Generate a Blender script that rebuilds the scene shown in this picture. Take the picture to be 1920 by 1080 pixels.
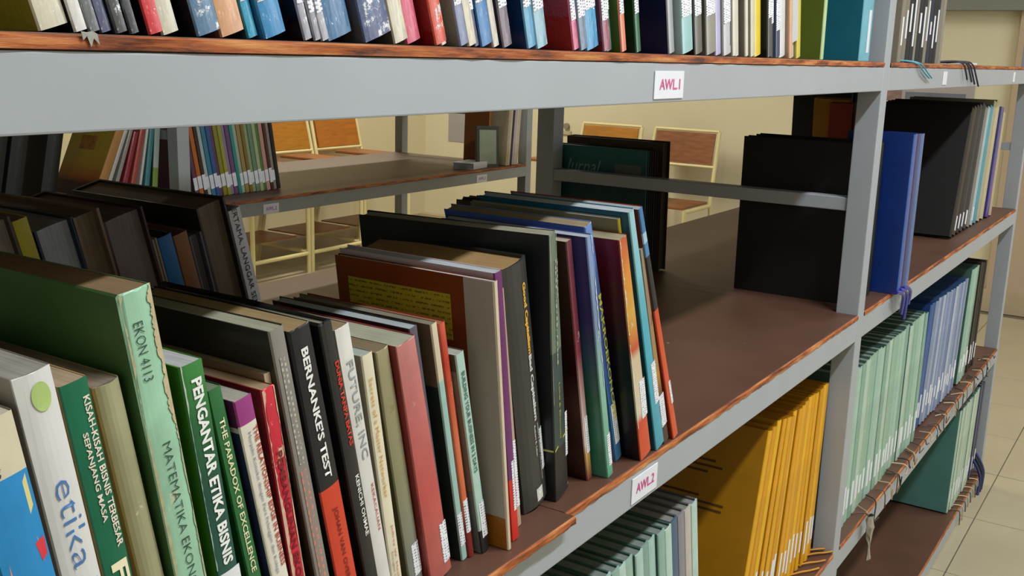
import bpy, bmesh, math, random
from mathutils import Vector, Matrix, Euler
random.seed(7)
SC = bpy.context.scene
COL = SC.collection
for o in list(bpy.data.objects): bpy.data.objects.remove(o)

# ------------------------------------------------------------------ camera
cd = bpy.data.cameras.new('camera'); cam = bpy.data.objects.new('camera', cd); COL.objects.link(cam)
F = Vector((0.8182, 0.5316, -0.2190)).normalized()
RT = Vector((0.550, -0.835, 0.029)); RT = (RT - F * RT.dot(F)).normalized()
UP = RT.cross(F)
cam.matrix_world = Matrix(((RT.x, UP.x, -F.x, -1.724), (RT.y, UP.y, -F.y, -0.436), (RT.z, UP.z, -F.z, 0.415), (0, 0, 0, 1)))
cd.sensor_width = 36; cd.lens = 36 * 1962.8 / 1920; cd.clip_start = 0.02
SC.camera = cam

# ------------------------------------------------------------------ light and exposure
SC.view_settings.view_transform = 'Standard'; SC.view_settings.look = 'None'
SC.view_settings.gamma = 1; SC.view_settings.use_curve_mapping = False
SC.view_settings.exposure = 0.64
w = bpy.data.worlds.new('world'); SC.world = w; w.use_nodes = True
w.node_tree.nodes['Background'].inputs[0].default_value = (0.80, 0.88, 1.0, 1)
w.node_tree.nodes['Background'].inputs[1].default_value = 0.15
def area(name, loc, sx, sy, power, col):
    d = bpy.data.lights.new(name, 'AREA'); d.shape = 'RECTANGLE'; d.size = sx; d.size_y = sy; d.energy = power; d.color = col
    o = bpy.data.objects.new(name, d); COL.objects.link(o); o.location = loc
    return o
area('aisle_tube_light', (-0.75, -1.03, 2.02), 1.25, 0.12, 36, (0.92, 0.96, 1.0))
area('aisle_tube_light', (2.2, -1.03, 2.02), 1.25, 0.12, 17, (0.98, 0.97, 0.92))
area('rear_aisle_tube_light', (0.9, 1.50, 2.02), 1.25, 0.12, 6, (1.0, 0.95, 0.85))
area('reading_area_light', (2.4, 3.35, 2.02), 1.25, 0.12, 38, (1.0, 0.93, 0.78))
area('added_fill_light', (-3.3, -0.9, 0.9), 1.3, 1.6, 3.5, (0.82, 0.91, 1.0)).rotation_euler = (0, math.radians(-90), 0)  # added fill light at the left wall, out of view
area('added_fill_light', (1.7, -2.32, 0.75), 2.0, 1.2, 15, (0.88, 0.94, 1.0)).rotation_euler = (math.radians(90), 0, 0)  # area light added behind the camera for gloss reflections on the spines

# ------------------------------------------------------------------ materials
def nt(m): m.use_nodes = True; return m.node_tree, m.node_tree.nodes, m.node_tree.links
def rgb(h):
    if isinstance(h, str):
        h = h.lstrip('#'); v = [int(h[i:i + 2], 16) / 255 for i in (0, 2, 4)]
        return tuple((c / 12.92 if c <= 0.04045 else ((c + 0.055) / 1.055) ** 2.4) for c in v) + (1,)
    return tuple(h) + (1,)
MC = {}
def mat(name, col, rough=.5, var=.08, scale=30, bump=0., bscale=200, coat=0., metal=0., wear=None, wearamt=.5, stretch=(1, 1, 1), spec=.5):
    """colour with fine tonal variation; wear = colour of scuffs or painted-in glints laid in irregular patches"""
    key = (name, str(col), rough, var, scale, bump, coat, str(wear), wearamt, spec)
    if key in MC: return MC[key]
    m = bpy.data.materials.new(name); t, N, L = nt(m); b = N['Principled BSDF']
    b.inputs['Roughness'].default_value = rough; b.inputs['Metallic'].default_value = metal
    b.inputs['Specular IOR Level'].default_value = spec
    if coat: b.inputs['Coat Weight'].default_value = coat; b.inputs['Coat Roughness'].default_value = .08
    tc = N.new('ShaderNodeTexCoord'); mp = N.new('ShaderNodeMapping'); mp.inputs['Scale'].default_value = stretch
    L.new(tc.outputs['Object'], mp.inputs[0])
    no = N.new('ShaderNodeTexNoise'); no.inputs['Scale'].default_value = scale; no.inputs['Detail'].default_value = 4
    L.new(mp.outputs[0], no.inputs['Vector'])
    if isinstance(col, (list,)):          # printed bands or painted-in sheen up the height: [(z, colour)...], linear unless flagged
        interp = 'LINEAR'
        if col[0] == 'C': interp = 'CONSTANT'; col = col[1:]
        sp = N.new('ShaderNodeSeparateXYZ'); L.new(tc.outputs['Object'], sp.inputs[0])
        ad = N.new('ShaderNodeMath'); ad.operation = 'MULTIPLY'; ad.inputs[1].default_value = 1 / .3
        L.new(sp.outputs[2], ad.inputs[0])
        r = N.new('ShaderNodeValToRGB'); r.color_ramp.interpolation = interp
        el = r.color_ramp.elements
        while len(el) > 1: el.remove(el[-1])
        for i, (z, c) in enumerate(col):
            e = el[0] if i == 0 else el.new(min(1, max(0, z / .3)))
            e.position = min(1, max(0, z / .3)); e.color = rgb(c)
        L.new(ad.outputs[0], r.inputs[0]); base = r.outputs[0]
    else:
        rg = N.new('ShaderNodeRGB'); rg.outputs[0].default_value = rgb(col); base = rg.outputs[0]
    hs = N.new('ShaderNodeHueSaturation'); L.new(base, hs.inputs['Color'])
    mr = N.new('ShaderNodeMapRange'); mr.inputs[1].default_value = .3; mr.inputs[2].default_value = .7
    mr.inputs[3].default_value = 1 - var; mr.inputs[4].default_value = 1 + var
    L.new(no.outputs[0], mr.inputs[0]); L.new(mr.outputs[0], hs.inputs['Value'])
    out = hs.outputs[0]
    if wear:
        n2 = N.new('ShaderNodeTexNoise'); n2.inputs['Scale'].default_value = 55; n2.inputs['Detail'].default_value = 8; n2.inputs['Roughness'].default_value = .7
        L.new(tc.outputs['Object'], n2.inputs['Vector'])
        r2 = N.new('ShaderNodeValToRGB'); r2.color_ramp.elements[0].position = .69 - .3 * wearamt; r2.color_ramp.elements[1].position = .70 - .3 * wearamt + .02
        L.new(n2.outputs[0], r2.inputs[0])
        mx = N.new('ShaderNodeMixRGB'); L.new(r2.outputs[0], mx.inputs[0]); L.new(out, mx.inputs[1]); mx.inputs[2].default_value = rgb(wear)
        out = mx.outputs[0]
    L.new(out, b.inputs['Base Color'])
    if coat >= 1 and bump:
        b.inputs['Coat Roughness'].default_value = .04
        bp = N.new('ShaderNodeBump'); bp.inputs['Strength'].default_value = 1; bp.inputs['Distance'].default_value = .012
        n3 = N.new('ShaderNodeTexNoise'); n3.inputs['Scale'].default_value = 110; n3.inputs['Detail'].default_value = 1.5
        mp3 = N.new('ShaderNodeMapping'); mp3.inputs['Scale'].default_value = (1.6, 1, .55)
        L.new(tc.outputs['Object'], mp3.inputs[0]); L.new(mp3.outputs[0], n3.inputs['Vector']); L.new(n3.outputs[0], bp.inputs['Height']); L.new(bp.outputs[0], b.inputs['Coat Normal'])
        bump = 0
    if bump:
        bp = N.new('ShaderNodeBump'); bp.inputs['Strength'].default_value = bump; bp.inputs['Distance'].default_value = .002
        n3 = N.new('ShaderNodeTexNoise'); n3.inputs['Scale'].default_value = bscale; n3.inputs['Detail'].default_value = 3
        L.new(tc.outputs['Object'], n3.inputs['Vector']); L.new(n3.outputs[0], bp.inputs['Height']); L.new(bp.outputs[0], b.inputs['Normal'])
    MC[key] = m
    return m
def page_mat(col):
    key = ('pages', col)
    if key in MC: return MC[key]
    m = bpy.data.materials.new('page_edges'); t, N, L = nt(m); b = N['Principled BSDF']; b.inputs['Roughness'].default_value = .85
    b.inputs['Specular IOR Level'].default_value = .2
    tc = N.new('ShaderNodeTexCoord'); mp = N.new('ShaderNodeMapping'); mp.inputs['Scale'].default_value = (1400, 14, 14)
    L.new(tc.outputs['Object'], mp.inputs[0])
    no = N.new('ShaderNodeTexNoise'); no.inputs['Scale'].default_value = 1; no.inputs['Detail'].default_value = 3; L.new(mp.outputs[0], no.inputs['Vector'])
    n2 = N.new('ShaderNodeTexNoise'); n2.inputs['Scale'].default_value = 40; n2.inputs['Detail'].default_value = 5; L.new(tc.outputs['Object'], n2.inputs['Vector'])
    r = N.new('ShaderNodeValToRGB'); c = rgb(col)
    r.color_ramp.elements[0].position = .3; r.color_ramp.elements[0].color = tuple(v * .72 for v in c[:3]) + (1,)
    r.color_ramp.elements[1].position = .62; r.color_ramp.elements[1].color = c
    L.new(no.outputs[0], r.inputs[0])
    mx = N.new('ShaderNodeMixRGB'); mx.blend_type = 'MULTIPLY'; mx.inputs[0].default_value = .35; L.new(r.outputs[0], mx.inputs[1]); L.new(n2.outputs[0], mx.inputs[2])
    L.new(mx.outputs[0], b.inputs['Base Color'])
    MC[key] = m
    return m
def print_mat(name, bg, fg, bw, rh, mortar=.0, axis='zx', squash=0, off=.37):
    """flat print: rows of dashes, the unreadable small print of the photograph"""
    key = (name, bg, fg, bw, rh, axis, mortar)
    if key in MC: return MC[key]
    m = bpy.data.materials.new(name); t, N, L = nt(m); b = N['Principled BSDF']; b.inputs['Roughness'].default_value = .4
    tc = N.new('ShaderNodeTexCoord'); sp = N.new('ShaderNodeSeparateXYZ'); cb = N.new('ShaderNodeCombineXYZ')
    L.new(tc.outputs['Object'], sp.inputs[0])
    L.new(sp.outputs['XYZ'.index(axis[0].upper())], cb.inputs[0]); L.new(sp.outputs['XYZ'.index(axis[1].upper())], cb.inputs[1])
    br = N.new('ShaderNodeTexBrick'); br.inputs['Scale'].default_value = 1; br.inputs['Brick Width'].default_value = bw; br.inputs['Row Height'].default_value = rh
    br.inputs['Mortar Size'].default_value = mortar or rh * .3; br.inputs['Mortar Smooth'].default_value = .1; br.offset = off
    br.inputs['Color1'].default_value = rgb(fg); br.inputs['Color2'].default_value = rgb(fg); br.inputs['Mortar'].default_value = rgb(bg)
    L.new(cb.outputs[0], br.inputs['Vector'])
    no = N.new('ShaderNodeTexNoise'); no.inputs['Scale'].default_value = 500; L.new(tc.outputs['Object'], no.inputs['Vector'])
    r = N.new('ShaderNodeValToRGB'); r.color_ramp.elements[0].position = .42; r.color_ramp.elements[1].position = .5; L.new(no.outputs[0], r.inputs[0])
    mx = N.new('ShaderNodeMixRGB'); L.new(r.outputs[0], mx.inputs[0]); mx.inputs[1].default_value = rgb(bg); L.new(br.outputs[0], mx.inputs[2])
    L.new(mx.outputs[0], b.inputs['Base Color'])
    MC[key] = m
    return m
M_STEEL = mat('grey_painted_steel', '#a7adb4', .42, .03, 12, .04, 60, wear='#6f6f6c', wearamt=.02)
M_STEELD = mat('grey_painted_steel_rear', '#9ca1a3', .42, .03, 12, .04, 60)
M_BOARD = mat('brown_laminate_board', '#5b3d2f', .5, .10, 9, .05, 90, wear='#8a7365', wearamt=.02)
M_TILE = mat('cream_floor_tile', '#b3aa90', .28, .06, 5)
M_GROUT = mat('tile_grout', '#6f6656', .8, .1)
M_WALL = mat('cream_wall_paint', '#d8d1b5', .7, .03, 2)
M_WALL2 = mat('pinkish_wall_paint', '#b9a48e', .7, .04, 2)
M_FRAME = mat('cream_chair_tube', '#e0d5a0', .4, .05, 10)
M_PLY = mat('varnished_plywood', '#a8701f', .35, .15, 14, stretch=(1, 1, 6))
M_PLY2 = mat('darker_varnished_plywood', '#84502a', .4, .25, 12, stretch=(1, 1, 5))
M_STICK = print_mat('call_number_sticker', '#f0f2f8', '#777b94', .0026, .0038, .0008)
M_CARD = mat('white_card', '#e8ebf5', .35, .02)
def edge_mat():
    m = bpy.data.materials.new('worn_board_edge'); t, N, L = nt(m); b = N['Principled BSDF']; b.inputs['Roughness'].default_value = .5
    tc = N.new('ShaderNodeTexCoord'); mp = N.new('ShaderNodeMapping'); mp.inputs['Scale'].default_value = (.35, 4, 4); L.new(tc.outputs['Object'], mp.inputs[0])
    n = N.new('ShaderNodeTexNoise'); n.inputs['Scale'].default_value = 34; n.inputs['Detail'].default_value = 7; n.inputs['Roughness'].default_value = .65; L.new(mp.outputs[0], n.inputs['Vector'])
    r = N.new('ShaderNodeValToRGB'); e = r.color_ramp.elements
    e[0].position = .36; e[0].color = rgb('#4c1c0a'); e[1].position = .68; e[1].color = rgb('#d69252'); x = e.new(.5); x.color = rgb('#a9561f')
    L.new(n.outputs[0], r.inputs[0]); L.new(r.outputs[0], b.inputs['Base Color'])
    bp = N.new('ShaderNodeBump'); bp.inputs['Strength'].default_value = .6; bp.inputs['Distance'].default_value = .002; L.new(n.outputs[0], bp.inputs['Height']); L.new(bp.outputs[0], b.inputs['Normal'])
    return m
M_EDGE = edge_mat()

# ------------------------------------------------------------------ mesh helpers
def link(name, me, parent=None, loc=None):
    o = bpy.data.objects.new(name, me); COL.objects.link(o)
    if parent: o.parent = parent
    if loc is not None: o.location = loc
    return o
def tag(o, label=None, cat=None, group=None, kind=None):
    if label: o['label'] = label
    if cat: o['category'] = cat
    if group: o['group'] = group
    if kind: o['kind'] = kind
    return o
def root(name, loc, rot, label, cat, group=None):
    o = link(name, None, None, loc); o.rotation_euler = rot; o.empty_display_size = .02
    return tag(o, label, cat, group)
def mesh(name, V, Fs, mats, idx=None, smooth=False):
    me = bpy.data.meshes.new(name); me.from_pydata([tuple(v) for v in V], [], Fs); me.validate()
    for m in (mats if isinstance(mats, (list, tuple)) else [mats]): me.materials.append(m)
    if idx:
        for p, i in zip(me.polygons, idx): p.material_index = i
    if smooth:
        for p in me.polygons: p.use_smooth = True
    bm = bmesh.new(); bm.from_mesh(me); bmesh.ops.recalc_face_normals(bm, faces=bm.faces[:]); bm.to_mesh(me); bm.free()
    return me
def box_me(name, a, b, m, bev=0.):
    bm = bmesh.new(); r = bmesh.ops.create_cube(bm, size=1)
    for v in bm.verts:
        v.co = Vector(((a[i] + b[i]) / 2 + v.co[i] * (b[i] - a[i])) for i in range(3))
    if bev: bmesh.ops.bevel(bm, geom=bm.edges[:], offset=bev, segments=2, affect='EDGES', profile=.6)
    me = bpy.data.meshes.new(name); bm.to_mesh(me); bm.free(); me.materials.append(m)
    return me
def box(name, a, b, m, parent=None, bev=0.): return link(name, box_me(name, a, b, m, bev), parent)
def tube_me(name, pts, r, m, seg=8, flat=1.):
    cu = bpy.data.curves.new(name, 'CURVE'); cu.dimensions = '3D'; s = cu.splines.new('NURBS' if len(pts) > 2 else 'POLY'); s.points.add(len(pts) - 1)
    for p, q in zip(s.points, pts): p.co = tuple(q) + (1,)
    if len(pts) > 2: s.use_endpoint_u = True; s.order_u = 3; s.resolution_u = 4
    cu.bevel_depth = r; cu.bevel_resolution = max(0, seg // 4 - 1); cu.use_fill_caps = True
    o = bpy.data.objects.new(name, cu); me = bpy.data.meshes.new_from_object(o); bpy.data.objects.remove(o); bpy.data.curves.remove(cu)
    me.materials.clear(); me.materials.append(m)
    return me
def bulge_y(x, t, b): return -b * (1 - (2 * x / t - 1) ** 2) if t > 0 else 0
def text_me(s, z0, z1, x0, x1, m, t, b, off=.0, lines=1, eps=.0005):
    """lettering running down a spine: z0 top to z1 bottom, x0..x1 across; letters' tops face +x"""
    cu = bpy.data.curves.new('lettering', 'FONT'); cu.body = s; cu.size = 1; cu.offset = off; cu.resolution_u = 2
    o = bpy.data.objects.new('t', cu); me = bpy.data.meshes.new_from_object(o); bpy.data.objects.remove(o); bpy.data.curves.remove(cu)
    xs = [v.co.x for v in me.vertices]; ys = [v.co.y for v in me.vertices]
    ax, bx, ay, by = min(xs), max(xs), min(ys), max(ys)
    for v in me.vertices:
        u = (v.co.x - ax) / (bx - ax); k = (v.co.y - ay) / (by - ay)
        x = x0 + (x1 - x0) * k; z = z0 + (z1 - z0) * u
        v.co = (x, bulge_y(x, t, b) - eps, z)
    me.materials.clear(); me.materials.append(m); me.name = 'lettering'
    return me
def patch_me(name, x0, x1, z0, z1, m, t, b, eps=.0003, n=6, slant=0.):
    V = []; Fs = []
    for i in range(n + 1):
        x = x0 + (x1 - x0) * i / n; y = bulge_y(min(max(x, 0), t), t, b) - eps
        V += [(x, y, z0 + slant * i / n), (x, y, z1 + slant * i / n)]
    for i in range(n): Fs.append((2 * i, 2 * i + 2, 2 * i + 3, 2 * i + 1))
    me = bpy.data.meshes.new(name); me.from_pydata(V, [], Fs); me.materials.append(m)
    bm = bmesh.new(); bm.from_mesh(me)
    bmesh.ops.solidify(bm, geom=bm.faces[:], thickness=.00015)
    bmesh.ops.recalc_face_normals(bm, faces=bm.faces[:]); bm.to_mesh(me); bm.free()
    return me
def cover_me(t, d, h, c, b, ms, mb, jag=0., tb=None):
    """folded cover: two boards and a spine, spine bulging by b; tb = thickness at the bottom"""
    n = 6; tb = tb or t
    def prof(tt):
        out = [(0, d), (0, d * .5), (0, .0012)]; inn = [(c, d), (c, d * .5), (c, c)]
        for i in range(n + 1):
            x = .0006 + (tt - .0012) * i / n
            out.append((x, bulge_y(x, tt, b))); inn.append((min(max(x, c), tt - c), c + bulge_y(x, tt, b)))
        out += [(tt, .0012), (tt, d * .5), (tt, d)]; inn += [(tt - c, c), (tt - c, d * .5), (tt - c, d)]
        return out, inn
    levels = [0, .33, .66, 1.0]; V = []; Fs = []; idx = []
    K = None
    for lv in levels:
        tt = tb + (t - tb) * lv; o_, i_ = prof(tt); K = len(o_)
        for (x, y) in o_: V.append((x + (random.uniform(-jag, jag) if lv in (1.0,) else 0), y, h * lv + (random.uniform(-jag * 1.5, 0) if lv == 1.0 and y < .01 else 0)))
        for (x, y) in i_: V.append((x, y, h * lv - (.0004 if lv == 1 else 0)))
    for l in range(len(levels) - 1):
        A = l * 2 * K; B = (l + 1) * 2 * K
        for k in range(K - 1):
            sp = 2 <= k < K - 3
            Fs.append((A + k, A + k + 1, B + k + 1, B + k)); idx.append(0 if sp else 1)
            Fs.append((A + K + k, B + K + k, B + K + k + 1, A + K + k + 1)); idx.append(1)
        for k in (0, K - 1):
            Fs.append((A + k, B + k, B + K + k, A + K + k)); idx.append(1)
    T = (len(levels) - 1) * 2 * K
    for k in range(K - 1):
        Fs.append((k, K + k, K + k + 1, k + 1)); idx.append(1)
        Fs.append((T + k, T + k + 1, T + K + k + 1, T + K + k)); idx.append(0 if 2 <= k < K - 3 else 1)
    me = mesh('cover', V, Fs, [ms, mb], idx)
    return me
def pages_me(t, d, h, c, inset, m, b=0, tb=None):
    tb = tb or t; x0 = c * 1.05; V = []
    n = 4
    for z, tt in ((inset, tb), (h - inset, t)):
        V += [(x0, c * 1.1, z), (tt - x0, c * 1.1, z)]
        for i in range(n + 1):          # fore edge slightly hollow
            x = (tt - x0) - (tt - 2 * x0) * i / n
            V.append((x, d - .002 - .0 - (.002 * math.sin(math.pi * i / n)), z))
    k = 2 + n + 1
    Fs = [tuple(range(k)), tuple(range(k, 2 * k))] + [(i, (i + 1) % k, k + (i + 1) % k, k + i) for i in range(k)]
    return mesh('pages', V, Fs, m)
def book(P, t, h, d, lean, spine, board=None, pages='#cfcab4', hard=False, yaw=0, bulge=None, label='', group=None, cat='book', name='book',
         jag=0., tb=None, rough=.4, coat=0., bump=0., wear=None, wearamt=.4, sticker=None, texts=(), prints=(), var=.08, cvar=None):
    """P = bottom left front corner; lean in degrees, positive = top towards -x"""
    if lean < 0: P = (P[0], P[1], P[2] + (tb or t) * math.sin(math.radians(-lean)) + .0003)
    r = root(name, P, (0, math.radians(-lean), math.radians(yaw)), label, cat, group)
    c = .0022 if hard else .0006
    c = min(c, t * .2)
    b = (min(.0035, t * .12) if hard else min(.001, t * .05)) if bulge is None else bulge
    ms = mat('spine_cover', spine, rough, var, 40, bump, 260, coat, wear=wear, wearamt=wearamt)
    mb = mat('board_cover', board if board is not None else spine, rough + .05, var, 22, bump * .5, 200, coat * .6)
    link('cover', cover_me(t, d, h, c, b, ms, mb, jag, tb), r)
    ins = .003 if hard else .0008
    link('pages', pages_me(t, d - (.003 if hard else .0), h, c, ins, page_mat(pages), 0, tb), r)
    tt = tb or t
    if sticker:
        z0, z1 = sticker[0], sticker[1]; x0 = sticker[2] if len(sticker) > 2 else .0008; x1 = sticker[3] if len(sticker) > 3 else tt - .0004
        link('spine_label', patch_me('spine_label', x0, x1, z0, z1, M_STICK, tt, b), r)
    for s, za, zb, xa, xb, col, off in texts:
        link('title', text_me(s, za, zb, xa, xb, mat('print_ink', col, .5, .04), tt if (za + zb) / 2 < h * .5 and tb else t, b, off), r)
    for nm, x0, x1, z0, z1, m in prints:
        link(nm, patch_me(nm, x0, x1, z0, z1, m, t, b), r)
    return r

ORD = ['first', 'second', 'third', 'fourth', 'fifth', 'sixth', 'seventh', 'eighth', 'ninth', 'tenth', 'eleventh', 'twelfth', 'thirteenth', 'fourteenth', 'fifteenth', 'sixteenth', 'seventeenth', 'eighteenth', 'nineteenth', 'twentieth', 'twenty-first', 'twenty-second', 'twenty-third', 'twenty-fourth']
# ------------------------------------------------------------------ room
def struct(name, a, b, m):
    return tag(box(name, a, b, m), kind='structure')
XW, YW, ZF, ZC = 4.35, 4.30, -0.87, 2.08
fl = struct('floor', (-3.4, -2.4, ZF - .06), (XW, YW, ZF - .004), M_GROUT)
tile = box_me('tile', (.0015, .0015, -.010), (.3985, .3985, 0), M_TILE, .0012)
for i in range(-5, 9):
    for j in range(-6, 11):
        x = 1.003 + .4 * i; y = -.035 + .4 * j
        if x < -1.2 and y > 2.2: continue
        if x + .4 > XW + .02 or y + .4 > YW + .1 or y < -2.4: continue
        o = link('tile', tile, fl, (x, y, ZF + random.uniform(-.0006, 0))); o.rotation_euler = (0, 0, 0)
struct('wall_right', (XW, -2.4, ZF - .06), (XW + .1, YW, ZC), M_WALL)
struct('wall_back', (-3.4, YW, ZF - .06), (XW + .1, YW + .1, ZC), mat('cream_wall_paint_back', '#d9cfae', .7, .03, 2))
struct('wall_front', (-3.4, -2.5, ZF - .06), (XW + .1, -2.4, ZC), M_WALL)
struct('wall_left', (-3.5, -2.5, ZF - .06), (-3.4, YW + .1, ZC), M_WALL)
struct('ceiling', (-3.5, -2.5, ZC), (XW + .1, YW + .1, ZC + .08), mat('white_ceiling', '#dedcd2', .8, .02, 2))
struct('trim_1', (XW - .06, -2.4, ZF), (XW, .43, ZC), M_WALL2)
struct('trim_2', (XW - .10, .30, .70), (XW, 1.6, .95), mat('grey_lintel', '#7c8078', .6, .05, 3))
struct('baseboard_right', (XW - .075, -2.4, ZF), (XW, YW, ZF + .12), mat('tile_skirting', '#b5a68a', .35, .06, 6))
struct('baseboard_back', (-3.4, YW - .015, ZF), (XW - .075, YW, ZF + .12), mat('tile_skirting', '#b5a68a', .35, .06, 6))

# ------------------------------------------------------------------ racks
W = .037
def letters(s, x0, x1, z0, z1, y, m, parent, off=.02, slant=0):
    cu = bpy.data.curves.new('lettering', 'FONT'); cu.body = s; cu.size = 1; cu.offset = off; cu.resolution_u = 2
    o = bpy.data.objects.new('t', cu); me = bpy.data.meshes.new_from_object(o); bpy.data.objects.remove(o); bpy.data.curves.remove(cu)
    xs = [v.co.x for v in me.vertices]; ys = [v.co.y for v in me.vertices]
    for v in me.vertices:
        u = (v.co.x - min(xs)) / (max(xs) - min(xs)); k = (v.co.y - min(ys)) / (max(ys) - min(ys))
        v.co = (x0 + (x1 - x0) * u, y, z0 + (z1 - z0) * k + slant * u)
    me.materials.clear(); me.materials.append(m)
    return link('lettering', me, parent)
def rack(y0, y1, posts, shelves, label, cards, st, bars_z=(.178,)):
    r = root('book_rack', (0, 0, 0), (0, 0, 0), label, 'rack')
    top = 1.30
    for x in posts:
        for y in (y0, y1 - W):
            link('post', box_me('post', (x, y, ZF), (x + W, y + W, top), st, .0015), r)
        for z in [s - W for s in shelves] + list(bars_z):
            link('side_bar', box_me('side_bar', (x + .004, y0 + W, z), (x + W - .004, y1 - W, z + (W - .004 if z not in bars_z else .022)), st, .0015), r)
    for k, z in enumerate(shelves):
        for a, b in zip(posts, posts[1:]):
            link('front_beam', box_me('beam', (a + W, y0, z - W), (b, y0 + .03, z), st, .0012), r)
            link('rear_beam', box_me('beam', (a + W, y1 - .03, z - W), (b, y1, z), st, .0012), r)
            segs = [(a + W + .001, b - .001, 0)]
            if y0 == 0 and a < -1 and abs(z) < .01: segs = [(a + W + .001, -.952, -.010), (-.951, b - .001, 0)]
            for (p, q_, dy) in segs:
                link('shelf_board', box_me('shelf_board', (p, y0 + dy + .001, z + .0002), (q_, y1 - .001, z + .008), M_BOARD, .0008), r)
                # raw worn edge of the board
                n = 90; V = []; Fs = []
                for i in range(n + 1):
                    x = p + (q_ - p) * i / n
                    e = random.uniform(0, .0012); e2 = random.uniform(0, .001)
                    V += [(x, y0 + dy + .002, z + .0004), (x, y0 + dy - .0016 + e, z + .0008), (x, y0 + dy - .0016 + e2, z + .0066), (x, y0 + dy + .002, z + .0079)]
                for i in range(n):
                    for j in range(3): Fs.append((4 * i + j, 4 * i + 4 + j, 4 * i + 5 + j, 4 * i + 1 + j))
                link('board_edge', mesh('board_edge', V, Fs, M_EDGE), r)
    for z in shelves:
        for x in posts[1:-1]:
            link('shelf_board', box_me('shelf_board', (x - .0008, y0 + W + .0008, z + .0002), (x + W + .0008, y1 - W - .0008, z + .008), M_BOARD, .0004), r)
    for (s, x0, x1, z0, z1, col) in cards:
        c = link('shelf_card', box_me('shelf_card', (x0, y0 - .0012, z0), (x1, y0 - .0002, z1), M_CARD, .0004), r)
        if s:
            letters(s, x0 + (x1 - x0) * .16, x1 - (x1 - x0) * .14, z0 + (z1 - z0) * .33, z1 - (z1 - z0) * .28, y0 - .0016, mat('card_ink', col, .5, .25, 300), c, .012)
    return r
rack(0, .637, (-1.705, 0, 1.668), (-.83, -.429, 0, .41, .82), 'grey steel rack nearest the camera with brown boards, holding the slanting front row of books',
     [('AWL.1', -.821, -.756, .3765, .4025, '#e0589b'), ('AWL.2', -.819, -.760, -.0325, -.0045, '#d0388f'), (None, .440, .475, .379, .404, '#e0589b'), (None, 1.29, 1.32, .379, .404, '#e0589b')], M_STEEL)
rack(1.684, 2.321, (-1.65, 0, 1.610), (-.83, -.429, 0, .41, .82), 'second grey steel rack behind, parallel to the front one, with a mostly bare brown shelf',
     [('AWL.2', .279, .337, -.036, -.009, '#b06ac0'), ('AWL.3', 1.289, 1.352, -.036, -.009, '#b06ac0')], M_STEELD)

Z2 = .0085; Z1 = .4185; Z3 = -.4205; Z4 = -.8215

# ------------------------------------------------------------------ main row, middle shelf (left to right)
def scrib(bg, fg, bw=.004, rh=.003, mo=.0009): return print_mat('small_print', bg, fg, bw, rh, mo)
def torn(parent, x0, x1, z0, z1, t, b, col, n=70, seed=1, eps=.0005):
    """torn paper edge: strip whose inner side (x1) is ragged"""
    rnd = random.Random(seed); V = []; Fs = []; w_ = .4
    for i in range(n + 1):
        w_ = min(1, max(.12, w_ + rnd.uniform(-.28, .28))); z = z0 + (z1 - z0) * i / n; xi = x0 + (x1 - x0) * w_
        V += [(x0, bulge_y(min(max(x0, 0), t), t, b) - eps, z), (xi, bulge_y(min(max(xi, 0), t), t, b) - eps, z)]
    for i in range(n): Fs.append((2 * i, 2 * i + 1, 2 * i + 3, 2 * i + 2))
    return link('torn_edge', mesh('torn_edge', V, Fs, mat('torn_paper', col, .85, .15, 200)), parent)
def mb(X, y, t, h, lean, spine, d=.155, **k): return book((X, y, Z2), t, h, d, lean, spine, **k)
WEAR = '#d8cfae'
B = {}
b33 = mb(-1.444, .015, .026, .235, 10, ['C', (0, '#2d2a26'), (.035, '#8d8a80'), (.06, '#2a8fd0'), (.203, '#d7cfb4')], board='#6d675c', pages='#d8d0b8', d=.17,
   texts=[('Dhewanto', .232, .205, .008, .014, '#2a2a28', 0)], label='blue and cream paperback with yellow and orange shapes, leftmost on the middle shelf')
def shape(parent, pts, m, nm='printed_shape', eps=.0006, t=.02, b=.0):
    me = bpy.data.meshes.new(nm); me.from_pydata([(x, bulge_y(x, t, b) - eps, z) for x, z in pts], [], [tuple(range(len(pts)))]); me.materials.append(m)
    return link(nm, me, parent)
shape(b33, [(.012, 0.197), (.018, 0.192), (.0235, 0.202), (.0235, 0.184), (.019, 0.176), (.012, 0.180)], mat('print_yellow', '#e8dc96', .5, .05), t=.026)
shape(b33, [(.006, 0.170), (.0135, 0.172), (.019, 0.178), (.0215, 0.166), (.021, 0.154), (.010, 0.150), (.004, 0.154)], mat('print_orange', '#ee8e6c', .5, .05), t=.026)
shape(b33, [(.0195, 0.164), (.0245, 0.166), (.0242, 0.156), (.021, 0.153)], mat('print_red', '#e8404c', .5, .05), t=.026, eps=.0008)
shape(b33, [(.003, 0.212), (.017, 0.214), (.012, 0.202), (.004, 0.204)], mat('print_navy', '#173e6e', .5, .05), t=.026, eps=.0005)
b32 = mb(-1.4141, 0.020, 0.0214, 0.252, 9.6, '#dcdcda', board='#9b958a', pages='#a6a195', bulge=.002, jag=.0006, var=.03, d=.165,
   texts=[('etika bisnis', .192, .072, .0070, .0185, '#4a7cba', -.012)], label='thick white paperback titled etika bisnis in blue, green dot near the top of the spine')
me = bpy.data.meshes.new('green_dot'); pts = [(.0118 + .0052 * math.cos(a * math.pi / 12), .2385 + .0078 * math.sin(a * math.pi / 12)) for a in range(24)]
me.from_pydata([(x, bulge_y(x, .0225, .002) - .0005, z) for x, z in pts], [], [tuple(range(24))]); me.materials.append(mat('green_sticker', '#b4cf7c', .5, .05)); link('green_dot', me, b32)
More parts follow.
